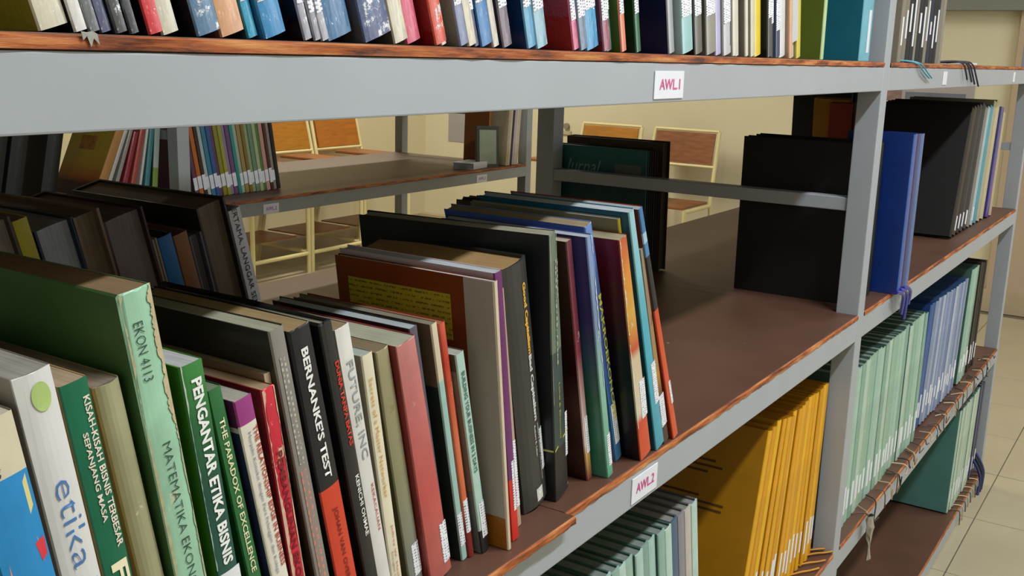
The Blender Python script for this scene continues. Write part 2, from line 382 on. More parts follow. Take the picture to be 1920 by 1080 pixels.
mb(-1.3902, 0.020, 0.0160, 0.242, 9.8, '#0f6b4c', board='#c9a76a', pages='#b9a284', jag=.0003, d=.15,
   texts=[('KISAH-KISAH BISNIS TERBESAR', .232, .142, .0105, .0145, '#efe0cf', .02), ('SEPANJANG MASA', .213, .160, .0048, .0088, '#efe0cf', .02), ('Fo', .134, .105, .0040, .0140, '#f3ecc6', .03)],
   label='dark green paperback with cream title KISAH-KISAH BISNIS TERBESAR SEPANJANG MASA')
mb(-1.3655, 0.026, 0.0155, 0.235, 10.5, '#a3a17e', board='#7f7c58', pages='#9c8c79', bulge=.003, jag=.0004, wear='#c7c4a6', wearamt=.12, d=.14,
   label='plain olive-beige book with faded ridged spine between two green books')
b29 = mb(-1.3489, 0.020, 0.0199, 0.283, 9.4, '#9dcbae', board='#42673a', pages='#8f7555', bulge=.0012, jag=.0014, wear='#bfcdae', wearamt=.22, d=.20, var=.12, sticker=None,
   texts=[('EKON 4113', .265, .231, .0045, .0105, '#2b4a3f', -.01), ('MATEMATIKA EKONOMI', .192, .088, .0075, .0130, '#2b4a3f', -.012)],
   label='tall pale green book titled MATEMATIKA EKONOMI with torn cream spine edges')
b28 = mb(-1.3213, 0.020, 0.0156, 0.234, 9.0, [(0, '#2c5f58'), (.15, '#1e5143'), (.2, '#2c6b3c'), (.24, '#3f8a42')], board='#3f7a17', pages='#c3c3c2', jag=.0005, wear='#9fbf9f', wearamt=.05, d=.15,
   texts=[('PENGANTAR ETIKA BISNIS', .224, .101, .0050, .0125, '#f2f4f0', .035)], prints=[('white_base_band', .0005, .0165, .052, .096, mat('white_print', '#e6e9ee', .5, .03))],
   label='green paperback titled PENGANTAR ETIKA BISNIS in bold white')
mb(-1.2919, 0.024, 0.0102, 0.215, 11.8, '#2f7040', board='#1b4a33', pages='#7f8a70', d=.15,
   texts=[('THE PARADOX OF EXCELLENCE', .195, .085, .0030, .0070, '#e9e6b9', .02)], label='thin green paperback titled THE PARADOX OF EXCELLENCE')
b26 = mb(-1.2770, 0.020, 0.0136, 0.205, 12.0, ['C', (0, '#e6e0d2'), (.187, '#a03e86')], board=['C', (0, '#28304f'), (.182, '#cfc8bd'), (.186, '#5a2350')], pages='#b6b2a2', jag=.0006, wear='#f0e9d8', wearamt=.08, d=.15,
   texts=[('THE RELATIONSHIP EDGE IN BUSINESS', .184, .081, .0088, .0128, '#b3402e', .015), ('Menjalin Koneksi dengan Para Pelanggan dan Kolega', .182, .078, .0035, .0066, '#8b93a5', 0)],
   label='white paperback with purple top titled THE RELATIONSHIP EDGE IN BUSINESS')
b25 = mb(-1.2624, 0.021, 0.0103, 0.205, 9.8, [(0, '#c9243a'), (.15, '#c8203a'), (.207, '#dd3347')], board='#8a2626', pages='#b39676', jag=.0010, wear='#dcb79c', wearamt=.30, d=.15,
   texts=[('PEMBANGUNAN EKONOMI', .160, .041, .0030, .0080, '#7b1420', .02)], label='torn red book titled PEMBANGUNAN EKONOMI in dark red')
b25b = mb(-1.2508, 0.028, 0.0052, 0.212, 10.3, [(0, '#232320'), (.17, '#2c2622'), (.185, '#cbb295'), (.222, '#d8c5a8')], board='#8f7257', pages='#b9b39c', jag=.0008, wear='#cdb79b', wearamt=.2, d=.15,
   label='worn thin book with cream top and dark torn spine behind the red one')
mb(-1.2390, 0.022, 0.0120, 0.242, 11.9, '#8b8680', board='#2e2b26', pages='#aaa891', jag=.0005, wear='#a9a49c', wearamt=.15, d=.17, coat=.2,
   prints=[('silver_lettering', .0035, .0085, .145, .222, scrib('#8b8680', '#c6c2bb')), ('salmon_lettering', .0030, .0085, .01, .14, scrib('#94867e', '#d98672', .006, .0055, .0012))],
   label='grey paperback with faint silver and salmon lettering beside the black BERNANKE spine')
b23 = mb(-1.2220, 0.020, 0.0188, 0.240, 12.7, ['C', (0, '#d5452c'), (.120, '#232127')], board='#1a191b', pages='#a68c63', jag=.0012, wear='#4a4648', wearamt=.08, d=.15,
   texts=[("BERNANKE'S TEST", .225, .128, .0062, .0125, '#f1f1ee', .03), ('JOHAN VAN OVERTVELDT', .104, .020, .0070, .0120, '#7a2418', .01)],
   label="black and red book titled BERNANKE'S TEST in white")
mb(-1.1965, 0.018, 0.0120, 0.240, 12.8, '#2c2b2c', board='#141414', pages='#9f9c84', jag=.0012, d=.165, hard=True, bulge=.001,
   texts=[('DUNIA TANPA BATAS', .210, .146, .0062, .0106, '#d63422', .03), ('KENICHI OHMAE', .122, .072, .0060, .0100, '#e4e4de', .02)], label='black book with red title DUNIA TANPA BATAS by KENICHI OHMAE')
mb(-1.1835, 0.020, 0.0137, 0.232, 12.4, '#dedcd8', board='#a8a294', pages='#9d8766', jag=.0005, wear='#b9b6b0', wearamt=.1, d=.14,
   texts=[('FUTURE, INC', .206, .130, .0038, .0112, '#9aa0a0', .01), ('KEKACAUAN', .108, .069, .0085, .0112, '#c5604e', .01)], label='white book titled FUTURE, INC in grey')
mb(-1.1694, 0.020, 0.0111, 0.206, 10.5, '#e4dcc2', board='#8a8272', pages='#b4bab0', bulge=.0006, d=.10,
   texts=[('Secrets of a Master Networker', .188, .092, .0032, .0068, '#d9a84e', .0), ('Jeffrey W. Meshel', .068, .016, .0052, .0076, '#c9714e', .0), ('Douglas Garr', .046, .016, .0022, .0042, '#8f9484', .0)],
   label='slim cream book titled Secrets of a Master Networker in gold')
b19 = mb(-1.1482, 0.022, 0.0155, 0.206, 12.1, [(0, '#7e8580'), (.1, '#8f8d6c'), (.2, '#a39a76')], board='#5f5a3c', pages='#8e7b5e', bulge=.0012, jag=.0012, wear='#8b8558', wearamt=.2, d=.13, sticker=(.012, .040, .006, .0151),
   label='thick olive book with rough brown page tops and a white call sticker')
mb(-1.1306, 0.016, 0.0213, 0.208, 12.3, [(0, '#b5625a'), (.08, '#c25350'), (.212, '#c47f7d')], board='#85302e', pages='#b3b29c', bulge=.0012, jag=.0008, wear='#c98a80', wearamt=.12, var=.1, d=.14, sticker=(.010, .046, .017, .0262),
   tb=.0265, label='thick faded pink-red book without title, white call sticker at its foot')
mb(-1.1018, 0.026, 0.0089, 0.214, 12.5, '#5b5563', board='#24262a', pages='#b3babc', d=.14, jag=.0005, label='thin black book with grey-violet spine behind the pink-red one')
mb(-1.0832, 0.021, 0.0072, 0.214, 12.4, ['C', (0, '#9fc4bd'), (.150, '#a3c9c2'), (.165, '#d9ccb2')], board=['C', (0, '#27342f'), (.16, '#6f5e49')], pages='#8b8573', d=.14, jag=.0003, sticker=(.014, .044, .0005, .0070),
   label='dark green and brown backed book with narrow pale mint spine')
mb(-1.0754, 0.020, 0.0074, 0.213, 12.4, [(0, '#7e2620'), (.03, '#7e2620'), (.04, '#d46a44'), (.1, '#dc7650'), (.18, '#c8402c'), (.214, '#d8604a')], board='#7b3324', pages='#b56b4a', d=.14, bulge=.0012, wear='#e3a06c', wearamt=.25, sticker=(.024, .055),
   label='narrow red-orange mottled spine between the mint spine and the business book')
mb(-1.0632, 0.015, 0.0105, 0.186, 13.2, ['C', (0, '#1f1f1f'), (.022, '#b4d4c8')], board=['C', (0, '#6b7474'), (.06, '#84786b'), (.17, '#4c4f43')], pages='#bcbcb0', d=.12, sticker=(.014, .048, .003, .0105),
   texts=[('BUILDING YOUR BUSINESS IN 2 DAYS', .170, .078, .0032, .0075, '#4d6b62', .02)], label='short pale green book, BUSINESS lettered on its spine, black foot')
b14 = mb(-1.0451, 0.001, 0.0046, 0.238, 7.7, '#d5c4ac', board=['C', (0, '#a0641a'), (.030, '#7d3607')], pages='#c4cacc', d=.163, yaw=0, jag=.0003, label='large book with orange back cover, yellow text panel and wide grey strip')
def side_panel(parent, nm, y0, y1, z0, z1, m, eps=.0004):
    me = box_me(nm, (-eps, y0, z0), (-.00005, y1, z1), m); return link(nm, me, parent)
side_panel(b14, 'grey_strip', .0012, .029, .030, .2375, mat('grey_print', '#aea79b', .5, .03))
side_panel(b14, 'text_panel', .043, .150, .182, .221, print_mat('yellow_text_panel', '#b5a527', '#6c5a16', .016, .0046, .0016, 'yz'), .0006)
mb(-1.0300, 0.007, 0.0105, 0.243, 9.0, ['C', (0, '#d0271c'), (.058, '#6a2c68')], board='#c3aeb4', pages='#bcc3c6', d=.16, label='thin purple book with red foot next to the orange and grey book', sticker=(.028, .075, .005, .0086))
mb(-1.0040, 0.019, 0.0070, 0.224, 10.0, '#b99f88', board='#57392b', pages='#a9a194', d=.15, sticker=(.02, .085, .001, .0065), label='narrow brown and tan book left of the dark Capitalism book', jag=.0003)
mb(-0.9790, 0.028, 0.0398, 0.238, 12.4, '#3b3a38', board='#1e1d1d', pages='#b08f5f', hard=True, bulge=.004, rough=.35, d=.160, sticker=(.030, .072, .0325, .0396), var=.04,
   texts=[('Good Capitalism', .218, .151, .0240, .0312, '#e8b23a', .05), ('Bad Capitalism', .150, .085, .0235, .0305, '#dcdcd8', .04), ('William J. Baumol', .081, .050, .0285, .0312, '#d6d6cf', .01), ('Robert E. Litan', .081, .050, .0228, .0254, '#d6d6cf', .01), ('Carl J. Schramm', .048, .022, .0285, .0312, '#cfc8ae', .01)],
   label='thick charcoal hardback titled Good Capitalism Bad Capitalism in yellow and white', prints=[('emblem', .0180, .0280, .004, .017, mat('white_emblem', '#dcdcd6', .5, .3, 300))])
b10 = mb(-0.9378, 0.019, 0.0148, 0.261, 9.0, ['C', (0, '#232322'), (.052, '#33423f'), (.11, '#3a4a4a'), (.15, '#6b7a6c')], board='#121a1d', pages='#a19c88', bulge=.0008, jag=.0018, d=.190, yaw=8, tb=.0300, wear='#a8aa92', wearamt=.10, sticker=(.036, .082, .0235, .0296),
   texts=[('Lokal & Ekonomi', .118, .062, .0105, .0135, '#b9b64a', .0)], prints=[('pale_lettering', .008, .0165, .135, .235, scrib('#56635a', '#c9cdaa', .006, .0045, .0010))],
   label='tall black-green worn hardback with a yellow line across the foot of its spine')
shape(b10, [(.0003, .052), (.0297, .0615), (.0297, .0635), (.0003, .054)], mat('yellow_line', '#c9c14a', .5, .05), 'yellow_line', t=.03, b=.0008)
side_panel(b10, 'yellow_line', .001, .17, .0522, .0538, mat('yellow_line', '#c9c14a', .5, .05))
mb(-0.8763, 0.020, 0.0094, 0.253, 13.9, [(0, '#7a3a34'), (.03, '#d0a05a'), (.04, '#e3cfc8'), (.14, '#8b3a4a'), (.25, '#7c4450')], board=[(0, '#2c0c0c'), (.08, '#6a4a42'), (.12, '#3a1414'), (.25, '#5a463a')], pages='#b8b09b', wear='#cfa6a0', wearamt=.22, rough=.2, coat=.5, d=.16, sticker=(.03, .07, .003, .0092),  # grey-brown board tones paint a gloss reflection into the maroon cover
   label='glossy maroon book with pinkish lettering on a narrow spine')
b7 = mb(-0.8586, 0.007, 0.0088, 0.258, 14.7, [(0, '#4fa285'), (.11, '#8ebcae'), (.17, '#7c93b4'), (.257, '#8a9fd0')], board=[(0, '#4c9c80'), (.09, '#3d7d62'), (.12, '#42707c'), (.17, '#3c3f7c'), (.25, '#423d7e')], pages='#b7c3c8', rough=.25, coat=.4, wear='#cdd9e4', wearamt=.22, d=.16, tb=.0112, sticker=(.012, .048, .004, .0108),
   label='book fading from violet-blue to teal green with scratched pale spine')
mb(-0.8155, 0.021, 0.0132, 0.269, 18.9, [(0, '#3f7ba5'), (.04, '#2f6fae'), (.15, '#3d4f96'), (.268, '#6d8fd0')], board='#5877c4', pages='#a2926f', rough=.3, coat=.4, jag=.0008, d=.16, sticker=(.020, .068, .003, .0130),
   texts=[('MAKROEKONOMI', .194, .050, .0058, .0122, '#d7d44a', .02)], label='blue book titled MAKROEKONOMI in yellow letters')
b5 = mb(-0.7978, 0.001, 0.0151, 0.252, 17.2, [(0, '#d2461f'), (.045, '#d2461f'), (.055, '#d9cdb8'), (.12, '#d6c2a0'), (.13, '#c8502e'), (.17, '#e0b04a'), (.20, '#e09a3c'), (.252, '#c85a3c')], board=[(0, '#120d0f'), (.13, '#1a1013'), (.20, '#5a0f10'), (.25, '#7c1512')], pages='#aaa282', rough=.3, coat=.3, jag=.0008, wear='#e8d9c0', wearamt=.14, d=.165, tb=.0230, sticker=(.046, .090, .010, .0225),
   label='dark red book with flame-coloured spine, orange foot and white sticker')
mb(-.7722, .010, .0040, .272, 18.6, ['C', (0, '#131010'), (.12, '#3a2b12'), (.15, '#d9a12f'), (.24, '#d9c23a')], board='#847c56', pages='#b4bcbf', d=.17, label='thin black and yellow book just right of the flame-coloured spine')
mb(-0.7616, 0.001, 0.0100, 0.281, 19.6, [(0, '#3a9db5'), (.15, '#4db3cc'), (.282, '#9fd0da')], board='#1d5c70', pages='#c4ccd0', rough=.3, coat=.3, d=.17, tb=.0190, sticker=(.055, .105, .008, .0180), label='bright cyan spine third from the right end of the front row')
mb(-.7392, .003, .0062, .240, 20.6, [(0, '#4a3530'), (.05, '#4a3530'), (.06, '#5b4034'), (.09, '#b8842c'), (.10, '#a88452'), (.272, '#8f8878')], board='#7a6248', pages='#b5b0a0', d=.15, wear='#6b5a40', wearamt=.3, tb=.0125, sticker=(.022, .062), label='narrow tan spine with white call sticker, second from the right end of the front row')
mb(-0.7186, 0.001, 0.0078, 0.290, 23.8, ['C', (0, '#d8502a'), (.170, '#23262f'), (.235, '#4b86b4'), (.25, '#a5cbe0'), (.262, '#3f7ab0')], board='#8d2c12', pages='#aab7bd', d=.15, rough=.3, coat=.3, tb=.0115, sticker=(.045, .075, .006, .0112), label='rightmost book of the front row, orange below, blue patterned above')

torn(b29, 0, .0018, .06, .282, .0199, .0012, '#b9b692', 160, 2); torn(b29, .0199, .0160, .19, .283, .0199, .0012, '#c2b38f', 90, 3); torn(b29, .0199, .0186, .02, .19, .0199, .0012, '#a9b08c', 120, 3)
torn(b25, 0, .0024, .02, .204, .0103, .0005, '#dcb79c', 80, 4); torn(b25, .0103, .0090, .02, .204, .0103, .0005, '#dcb79c', 80, 5)
torn(b25b, .0056, .0022, .03, .17, .0056, .0003, '#cdb79b', 60, 6)
torn(b10, .0148, .0125, .14, .260, .0148, .0008, '#b9b69c', 60, 7); torn(b10, .0001, .0022, .10, .260, .0148, .0008, '#8e9079', 60, 8)
torn(b5, 0, .0040, .15, .252, .0150, .0007, '#e4cdb4', 60, 9); torn(b5, 0, .0020, .04, .14, .0150, .0007, '#e4d9c8', 40, 10)
torn(b7, .0088, .0062, .10, .257, .0088, .0006, '#d3dde6', 90, 11)
torn(b28, 0, .0012, .10, .236, .0170, .0008, '#b9cdb9', 60, 12); torn(b26, 0, .0012, .02, .18, .0148, .0007, '#cfc8bb', 60, 13)

# ------------------------------------------------------------------ rear row of the same shelf (fore edges towards us)
def rear_book(X, y, t, h, lean, cover, pages='#9a8c80', d=.15, label='', yaw=0, title=None, jag=0, spine_front=False, hard=True, flip=True):
    """spine on the far side: page edges face the front aisle"""
    r = root('book', (X, y, Z2), (0, math.radians(-lean), math.radians(yaw)), label, 'book')
    m = mat('board_cover', cover, .5, .1, 22)
    if spine_front:
        link('cover', cover_me(t, d, h, .0008, .0008, m, m, jag), r); link('pages', pages_me(t, d, h, .0008, .001, page_mat(pages)), r)
    else:
        me = cover_me(t, d, h, .0022, .001, m, m, jag)
        me.transform(Matrix.Translation((t, d, 0)) @ Matrix.Rotation(math.pi, 4, 'Z')); link('cover', me, r)
        mp_ = pages_me(t, d - .004, h, .0022, .003, page_mat(pages))
        mp_.transform(Matrix.Translation((t, d, 0)) @ Matrix.Rotation(math.pi, 4, 'Z')); link('pages', mp_, r)
    if title: link('title', text_me(*title, t, .0008), r)
    return r
YR = .40
rear_book(-1.1895, .38, 0.0223, 0.266, 14.5, '#4c3f35', '#b9ada3', label='brown-backed book with pale page edges at the far left of the rear row')
rb = rear_book(-1.1662, .38, 0.0145, 0.266, 14.5, '#b9ac28', '#b9b09a', label='yellow book with whitish lettering on its spine in the rear row', spine_front=True)
link('title', text_me('4R', .205, .165, .006, .017, mat('print_ink', '#d9d7a8', .5, .04), .0215, .0008), rb)
rear_book(-1.1495, .38, 0.0378, 0.255, 14.5, '#1c2c3d', '#c0c4d2', label='navy book with bright white page edges in the rear row')
rear_book(-1.1096, .38, 0.0259, 0.263, 14.5, '#7a6450', '#8f7c68', jag=.002, label='battered brown book right of the navy one in the rear row')
rear_book(-1.0823, .38, 0.0438, 0.255, 14.5, '#3c1c24', '#94888a', label='maroon book with thick greyish page edges in the rear row')
rear_book(-1.0365, .38, 0.0055, 0.232, 14.5, '#8a7c6e', '#a89c8f', label='very thin cream book left of the bright blue one in the rear row', hard=False)
rear_book(-1.0303, .38, 0.0169, 0.232, 14.5, '#1565a6', '#22272d', label='bright blue book in the rear row', spine_front=True)
rear_book(-1.0123, .38, 0.0174, 0.232, 14.5, '#8a5a34', '#8a5a34', label='orange-brown book between the blue and the violet-grey ones', spine_front=True)
rear_book(-0.9939, .38, 0.0159, 0.229, 14.5, '#5d5763', '#8b8591', label='book with violet-grey page edges right of the orange-brown one')
rear_book(-0.9769, .38, 0.0367, 0.256, 14.5, '#24231d', '#8b7a68', d=.20, label='big dark green book with brown page edges towering over the rear row')
rear_book(-0.9386, .38, 0.0165, 0.249, 14.5, '#dcdce6', '#c3c3cb', d=.15, spine_front=True, title=('PERTAMA, LANGGAR SEMUA', .256, .125, .0035, .0105, mat('print_ink', '#23232b', .5, .04)), label='white spine titled PERTAMA, LANGGAR at the right end of the rear row')

# ------------------------------------------------------------------ top shelf row
PW = dict(rough=.18, coat=1., bump=.55)   # clear plastic wrap
TOP = [  # X, thickness, spine, board, sticker, label
 (-1.432, .0155, '#ded9c4', '#857a1e', 0, 'thick cream book with olive cover, leftmost on the top shelf'),
 (-1.4155, .0072, '#e4e3df', '#1b1b20', 0, 'slim white spine next to the thick cream book on the top shelf'),
 (-1.4080, .0062, '#73787d', '#3a3c40', 1, 'slim grey spine with white sticker, third on the top shelf'),
 (-1.4012, .0066, '#5f6382', '#23264a', 0, 'indigo spine in crinkled wrap on the top shelf'),
 (-1.3940, .0066, '#515459', '#26282c', 0, 'charcoal wrapped spine right of the indigo one on the top shelf'),
 (-1.3858, .0052, '#4d5056', '#212226', 2, 'narrow charcoal spine with shiny sticker on the top shelf'),
 (-1.3745, .0088, [(0, '#d8404a'), (.3, '#c73a48')], '#151518', 0, 'red and black spine left of the rounded cream one on the top shelf'),
 (-1.3635, .0108, '#ded9c6', '#8a3038', 0, 'rounded cream spine right of the red and black one'),
 (-1.3450, .0158, '#5d82a4', '#15181c', 3, 'blue crinkled spine with big white sticker left of the peach one'),
 (-1.3262, .0170, '#dfa983', '#8d6247', 0, 'broad peach-coloured spine on the top shelf'),
 (-1.3055, .0076, '#36a3c8', '#2b4a6a', 3, 'light blue spine with tall white sticker right of the peach one'),
 (-1.2960, .0168, '#3a90c8', '#2d74a8', 3, 'wider blue spine with white sticker, second right of the peach one'),
 (-1.2640, .0066, '#a5a5b2', '#0f1016', 3, 'white stickered spine beside a wide black cover on the top shelf'),
 (-1.2560, .0056, '#9c9ca8', '#2a2a34', 3, 'narrow crinkled silver spine, second after the wide black cover'),
 (-1.2495, .0066, '#b3b3bf', '#4a4c5a', 3, 'narrow crinkled silver spine, third after the wide black cover'),
 (-1.2400, .0225, '#5782ad', '#3b4270', 2, 'broad steel-blue spine left of the dark crinkled one'),
 (-1.2110, .0265, '#52628c', '#58585c', 2, 'broad slate-blue spine with foil wrinkles and dark grey cover'),
 (-1.1795, .0142, '#e2dcc8', '#66625c', 4, 'cream spine left of the pink one on the top shelf'),
 (-1.1640, .0148, '#e06a86', '#b7a49a', 0, 'pink spine on the top shelf'),
 (-1.1410, .0126, '#e2604f', '#8f1512', 0, 'wrinkled red spine with dark red cover, right of the pink one'),
 (-1.1275, .0064, '#e9d9c0', '#a89a86', 0, 'thin cream spine right of the wrinkled red one'),
 (-1.1110, .0100, '#8b96bb', '#83847a', 5, 'lavender-grey spine with grey-beige cover and long sticker'),
 (-1.1005, .0098, '#e0dac6', '#c9c4b4', 5, 'cream-footed spine with long white sticker right of the lavender-grey one'),
 (-1.0900, .0058, '#4d5377', '#2c3050', 5, 'narrow navy spine with long white sticker'),
 (-1.0800, .0142, '#4f8cc8', '#2b3f66', 5, 'mid blue spine with white sticker on the top shelf'),
 (-1.0650, .0080, '#ded6cc', '#a69f9b', 0, 'thin cream spine right of the mid blue one'),
 (-1.0525, .0120, '#877b88', '#151b30', 5, 'greyish mauve spine with long sticker beside navy cover'),
 (-1.0210, .0120, '#69aed6', '#173c74', 5, 'sky blue spine with deep blue cover left of the white and blue one'),
 (-1.0085, .0158, '#9fc9dc', '#6aa0c8', 5, 'white and pale blue spine just left of the bright red cover'),
 (-.9490, .0090, '#e27a9a', '#a91f1b', 5, 'pink spine whose cover is bright red, on the top shelf'),
 (-.9395, .0122, '#7d93ad', '#60768f', 5, 'blue-grey stickered spine right of the bright red cover'),
 (-.9260, .0205, [(0, '#4fa8dc'), (.3, '#5ab4e4')], '#4a9aca', 5, 'sky blue spine with small yellow emblem on the top shelf'),
 (-.8985, .0122, '#a8687e', '#7a2c38', 5, 'mauve spine right of the sky blue one with yellow emblem'),
 (-.8850, .0100, '#55807a', '#9b9ba0', 5, 'grey-green spine between the mauve and the salmon ones'),
 (-.8675, .0092, '#e58a6c', '#4a6b20', 4, 'salmon spine with white sticker on the top shelf'),
 (-.8365, .0094, '#1f6644', '#14301f', 4, 'dark green spine with white sticker left of the barcoded navy cover'),
 (-.7560, .0124, '#a9abb0', '#141d4e', 0, 'navy book showing its cover with a white barcode sticker'),
 (-.7365, .0250, '#9ecdd0', '#b8cfd0', 6, 'pale teal spine right of the navy barcoded book'),
 (-.6970, .0180, '#6a6a64', '#101114', 6, 'dark grey spine with white sticker and black cover right of the pale teal one'),
 (-.6715, .0240, '#98958c', '#6b6a64', 6, 'mid grey spine with white sticker, second right of the pale teal one'),
 (-.6450, .0140, '#b9b7dc', '#8a88a8', 0, 'lavender spine among grey ones on the top shelf'),
 (-.6280, .0200, '#c8c8cc', '#a19f98', 5, 'light grey spine with dark blue patch at its foot'),
 (-.6030, .0150, '#dcd6c8', '#a59f92', 0, 'cream spine right of the one with a dark blue patch'),
 (-.5835, .0090, '#e6e1d6', '#7c756a', 0, 'first of five slim cream spines left of the yellow-footed one'),
 (-.5660, .0090, '#ddd8cc', '#857e74', 0, 'second of five slim cream spines left of the yellow-footed one'),
 (-.5510, .0130, '#d5d0b8', '#8f8a74', 0, 'third of five slim cream spines left of the yellow-footed one'),
 (-.5355, .0085, '#c3cbb0', '#9aa08a', 0, 'pale green slim spine just left of the yellow-footed one'),
 (-.5235, .0200, ['C', (0, '#e9cf2c'), (.075, '#e4e6ea'), (.12, '#d8cf4a')], '#b9b49a', 0, 'white spine with bright yellow foot on the top shelf'),
 (-.4920, .0120, '#55565a', '#15161c', 6, 'black book with white sticker right of the yellow-footed one'),
 (-.4770, .0080, '#2d3242', '#20222c', 6, 'narrow midnight-blue spine, second right of the yellow-footed one'),
 (-.4650, .0150, '#3b4a6b', '#5d6c8c', 5, 'navy and grey spine with long sticker near the right of the top shelf'),
 (-.4440, .0200, '#dedee2', '#b5b5ba', 0, 'white spine just left of the thin cream-orange one on the top shelf'),
 (-.4195, .0110, '#e3b291', '#c9a58a', 0, 'thin cream-orange spine near the right of the top shelf'),
 (-.4050, .0130, '#d6c8b6', '#cfcac0', 0, 'grey-labelled spine overlapped by a large paper label'),
 (-.3880, .0150, '#d8c84a', '#c3b68a', 0, 'yellow-white spine leaning last in the slanting top row'),
]
SK = {1: (.020, .11), 2: (.045, .12), 3: (.022, .11), 4: (.035, .12), 5: (.030, .13), 6: (.040, .085)}
for i, (X, t, sp, bd, sk, lb) in enumerate(TOP):
    lean = 17.0 + 2.0 * max(0, min(1, (i - 6) / 6)) - 6.5 * max(0, min(1, (i - 24) / 16))
    wide = t > .0125
    nxt = TOP[i + 1][0] if i + 1 < len(TOP) else X + .05
    t2 = min(t, (nxt - X) * math.cos(math.radians(lean)) - .0002)
    d = .155; h = random.uniform(.235, .262)
    st = None
    if sk: a, b_ = SK[sk]; a += random.uniform(-.006, .006); st = (a, b_)
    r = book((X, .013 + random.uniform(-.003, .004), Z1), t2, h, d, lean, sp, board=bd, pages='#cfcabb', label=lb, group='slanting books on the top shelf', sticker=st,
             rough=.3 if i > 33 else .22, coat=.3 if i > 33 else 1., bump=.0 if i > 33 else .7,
             wear='#e6eaf2' if i in (4, 8, 12, 13, 14, 16, 19) else None, wearamt=.5)  # whitish patches paint the glints of the wrinkled wrap into these spines
    if i == 31:
        shape(r, [(.0075 + .004 * math.cos(a * math.pi / 6), .0285 + .0045 * math.sin(a * math.pi / 6)) for a in range(12)], mat('yellow_emblem', '#e8cf3a', .4, .2, 300), 'emblem', t=t2)
    if i == 36:
        st_ = side_panel(r, 'barcode_sticker', .050, .115, .026, .075, M_CARD, .0005)
        for k in range(9):
            side_panel(r, 'barcode_bar', .066 + k * .0042, .066 + k * .0042 + (.0024 if k % 3 else .0012), .040, .065, mat('barcode_ink', '#4a4a52', .5, .05), .0007)
    if i == 53:
        link('paper_label', patch_me('paper_label', -.012, t2 + .004, .02, .085, mat('grey_paper', '#c6c6ca', .6, .03), t2, 0, .004), r)
    if i == 41:
        link('dark_patch', patch_me('dark_patch', .006, t2 - .001, .008, .034, mat('dark_blue_print', '#4a6070', .5, .1), t2, 0, .0006), r)
# olive and teal binders at the end of that row
book((-.262, .02, Z1), .012, .300, .21, 2, '#b9d09a', board='#5d7021', pages='#c9c9b0', label='green-edged olive folder standing between the slanting row and the teal binder', cat='folder', name='folder')
tb_ = book((-.096, .014, Z1), .055, .310, .215, .5, '#6fb4c8', board='#12687e', pages='#bcc4c8', hard=True, rough=.35, label='large teal binder with pale blue spine beside the upright post', cat='binder', name='binder', bulge=.001)
for z in (.012, .095):
    link('spine_label', patch_me('spine_label', .030 if z < .05 else .014, .045 if z < .05 else .030, z, z + .075 - (.0 if z > .05 else .012), M_CARD, .055, .001), tb_)

# right bay of the top shelf: dark bound theses
x = .150
for k, (cl, t) in enumerate([('#857d6e', .024), ('#7d7566', .024), ('#0d0d10', .027), ('#0e0f12', .027), ('#8a8478', .012), ('#0b0c0e', .030), ('#0f1013', .030), ('#7f796a', .022), ('#1b2038', .026), ('#0a0b0f', .026), ('#0f1220', .026), ('#7b7468', .026), ('#8b8275', .022)]):
    rr = book((x, .018, Z1), t, .292, .21, .3, cl, hard=True, bulge=.0015, rough=.7, pages='#b9b4a6', cat='thesis', name='bound_thesis', var=.03,
         label=ORD[k] + ' from the post: ' + ('grey-brown' if cl[1] in '678' else 'black') + ' bound thesis in the right bay of the top shelf', group='bound theses in the right bay of the top shelf')
    if k not in (4, 11, 12):
        link('spine_label', patch_me('spine_label', t * .25, t * .62, .028 + (k % 3) * .012, .075 + (k % 4) * .012, M_CARD, t, .0015), rr)
    x += t + .0015
TOPX = x

# ------------------------------------------------------------------ right bay of the middle shelf
for k in range(6):
    t = .022
    book((.062 + k * .0232, .030 + .004 * (k % 2), Z2), t, .276 - .003 * (k % 3), .212, 1.0, '#0c0c0d', board='#060606', hard=True, bulge=.001, rough=.55, pages='#3b3a38', cat='thesis', name='bound_thesis',
         label=ORD[k] + ' from the left in the block of black theses behind the side bar', group='black theses behind the side bar')
for k in range(3):
    book((.206 + k * .0275, -.012, Z2), .025, .288 - k * .001, .115, .3, ['#2e5fb0', '#12327a', '#3f74b8'][k], board='#0f2f74', hard=True, bulge=.0006, rough=.25, coat=.5, pages='#1d3f8a', cat='folder', name='blue_folder',
         label=['leftmost of three glossy blue folders right of the post, dark blue cover', 'middle one of three glossy blue folders right of the post', 'rightmost of three glossy blue folders, pale blue spine'][k])
x = .925
specs = [('#080809', .026, '#070707'), ('#3d342b', .030, '#141412'), ('#17181a', .034, '#101112'), ('#303134', .034, '#191a1c'), ('#23272c', .040, '#1d1f22'), ('#7c7a76', .036, '#55534f'), ('#a3b6bc', .034, '#6d7a80'), ('#4d96ab', .040, '#3a6f80'), ('#a8a48c', .044, '#807c68'), ('#bdb38c', .048, '#8b8468')]
labs = ['large black thesis lying its whole cover open to view right of the blue folders', 'brownish thesis spine just right of the large black cover', 'black thesis spine with shiny tip, third in the leaning bunch', 'dark grey thesis spine, fourth in the leaning bunch',
        'blue-black thesis spine with white sticker in the leaning bunch', 'mid grey thesis spine left of the pale blue one', 'pale blue-grey thesis spine in the leaning bunch', 'teal thesis spine in the leaning bunch', 'greyish cream thesis spine right of the teal one', 'yellowish cream thesis spine left of the violet-blue one']
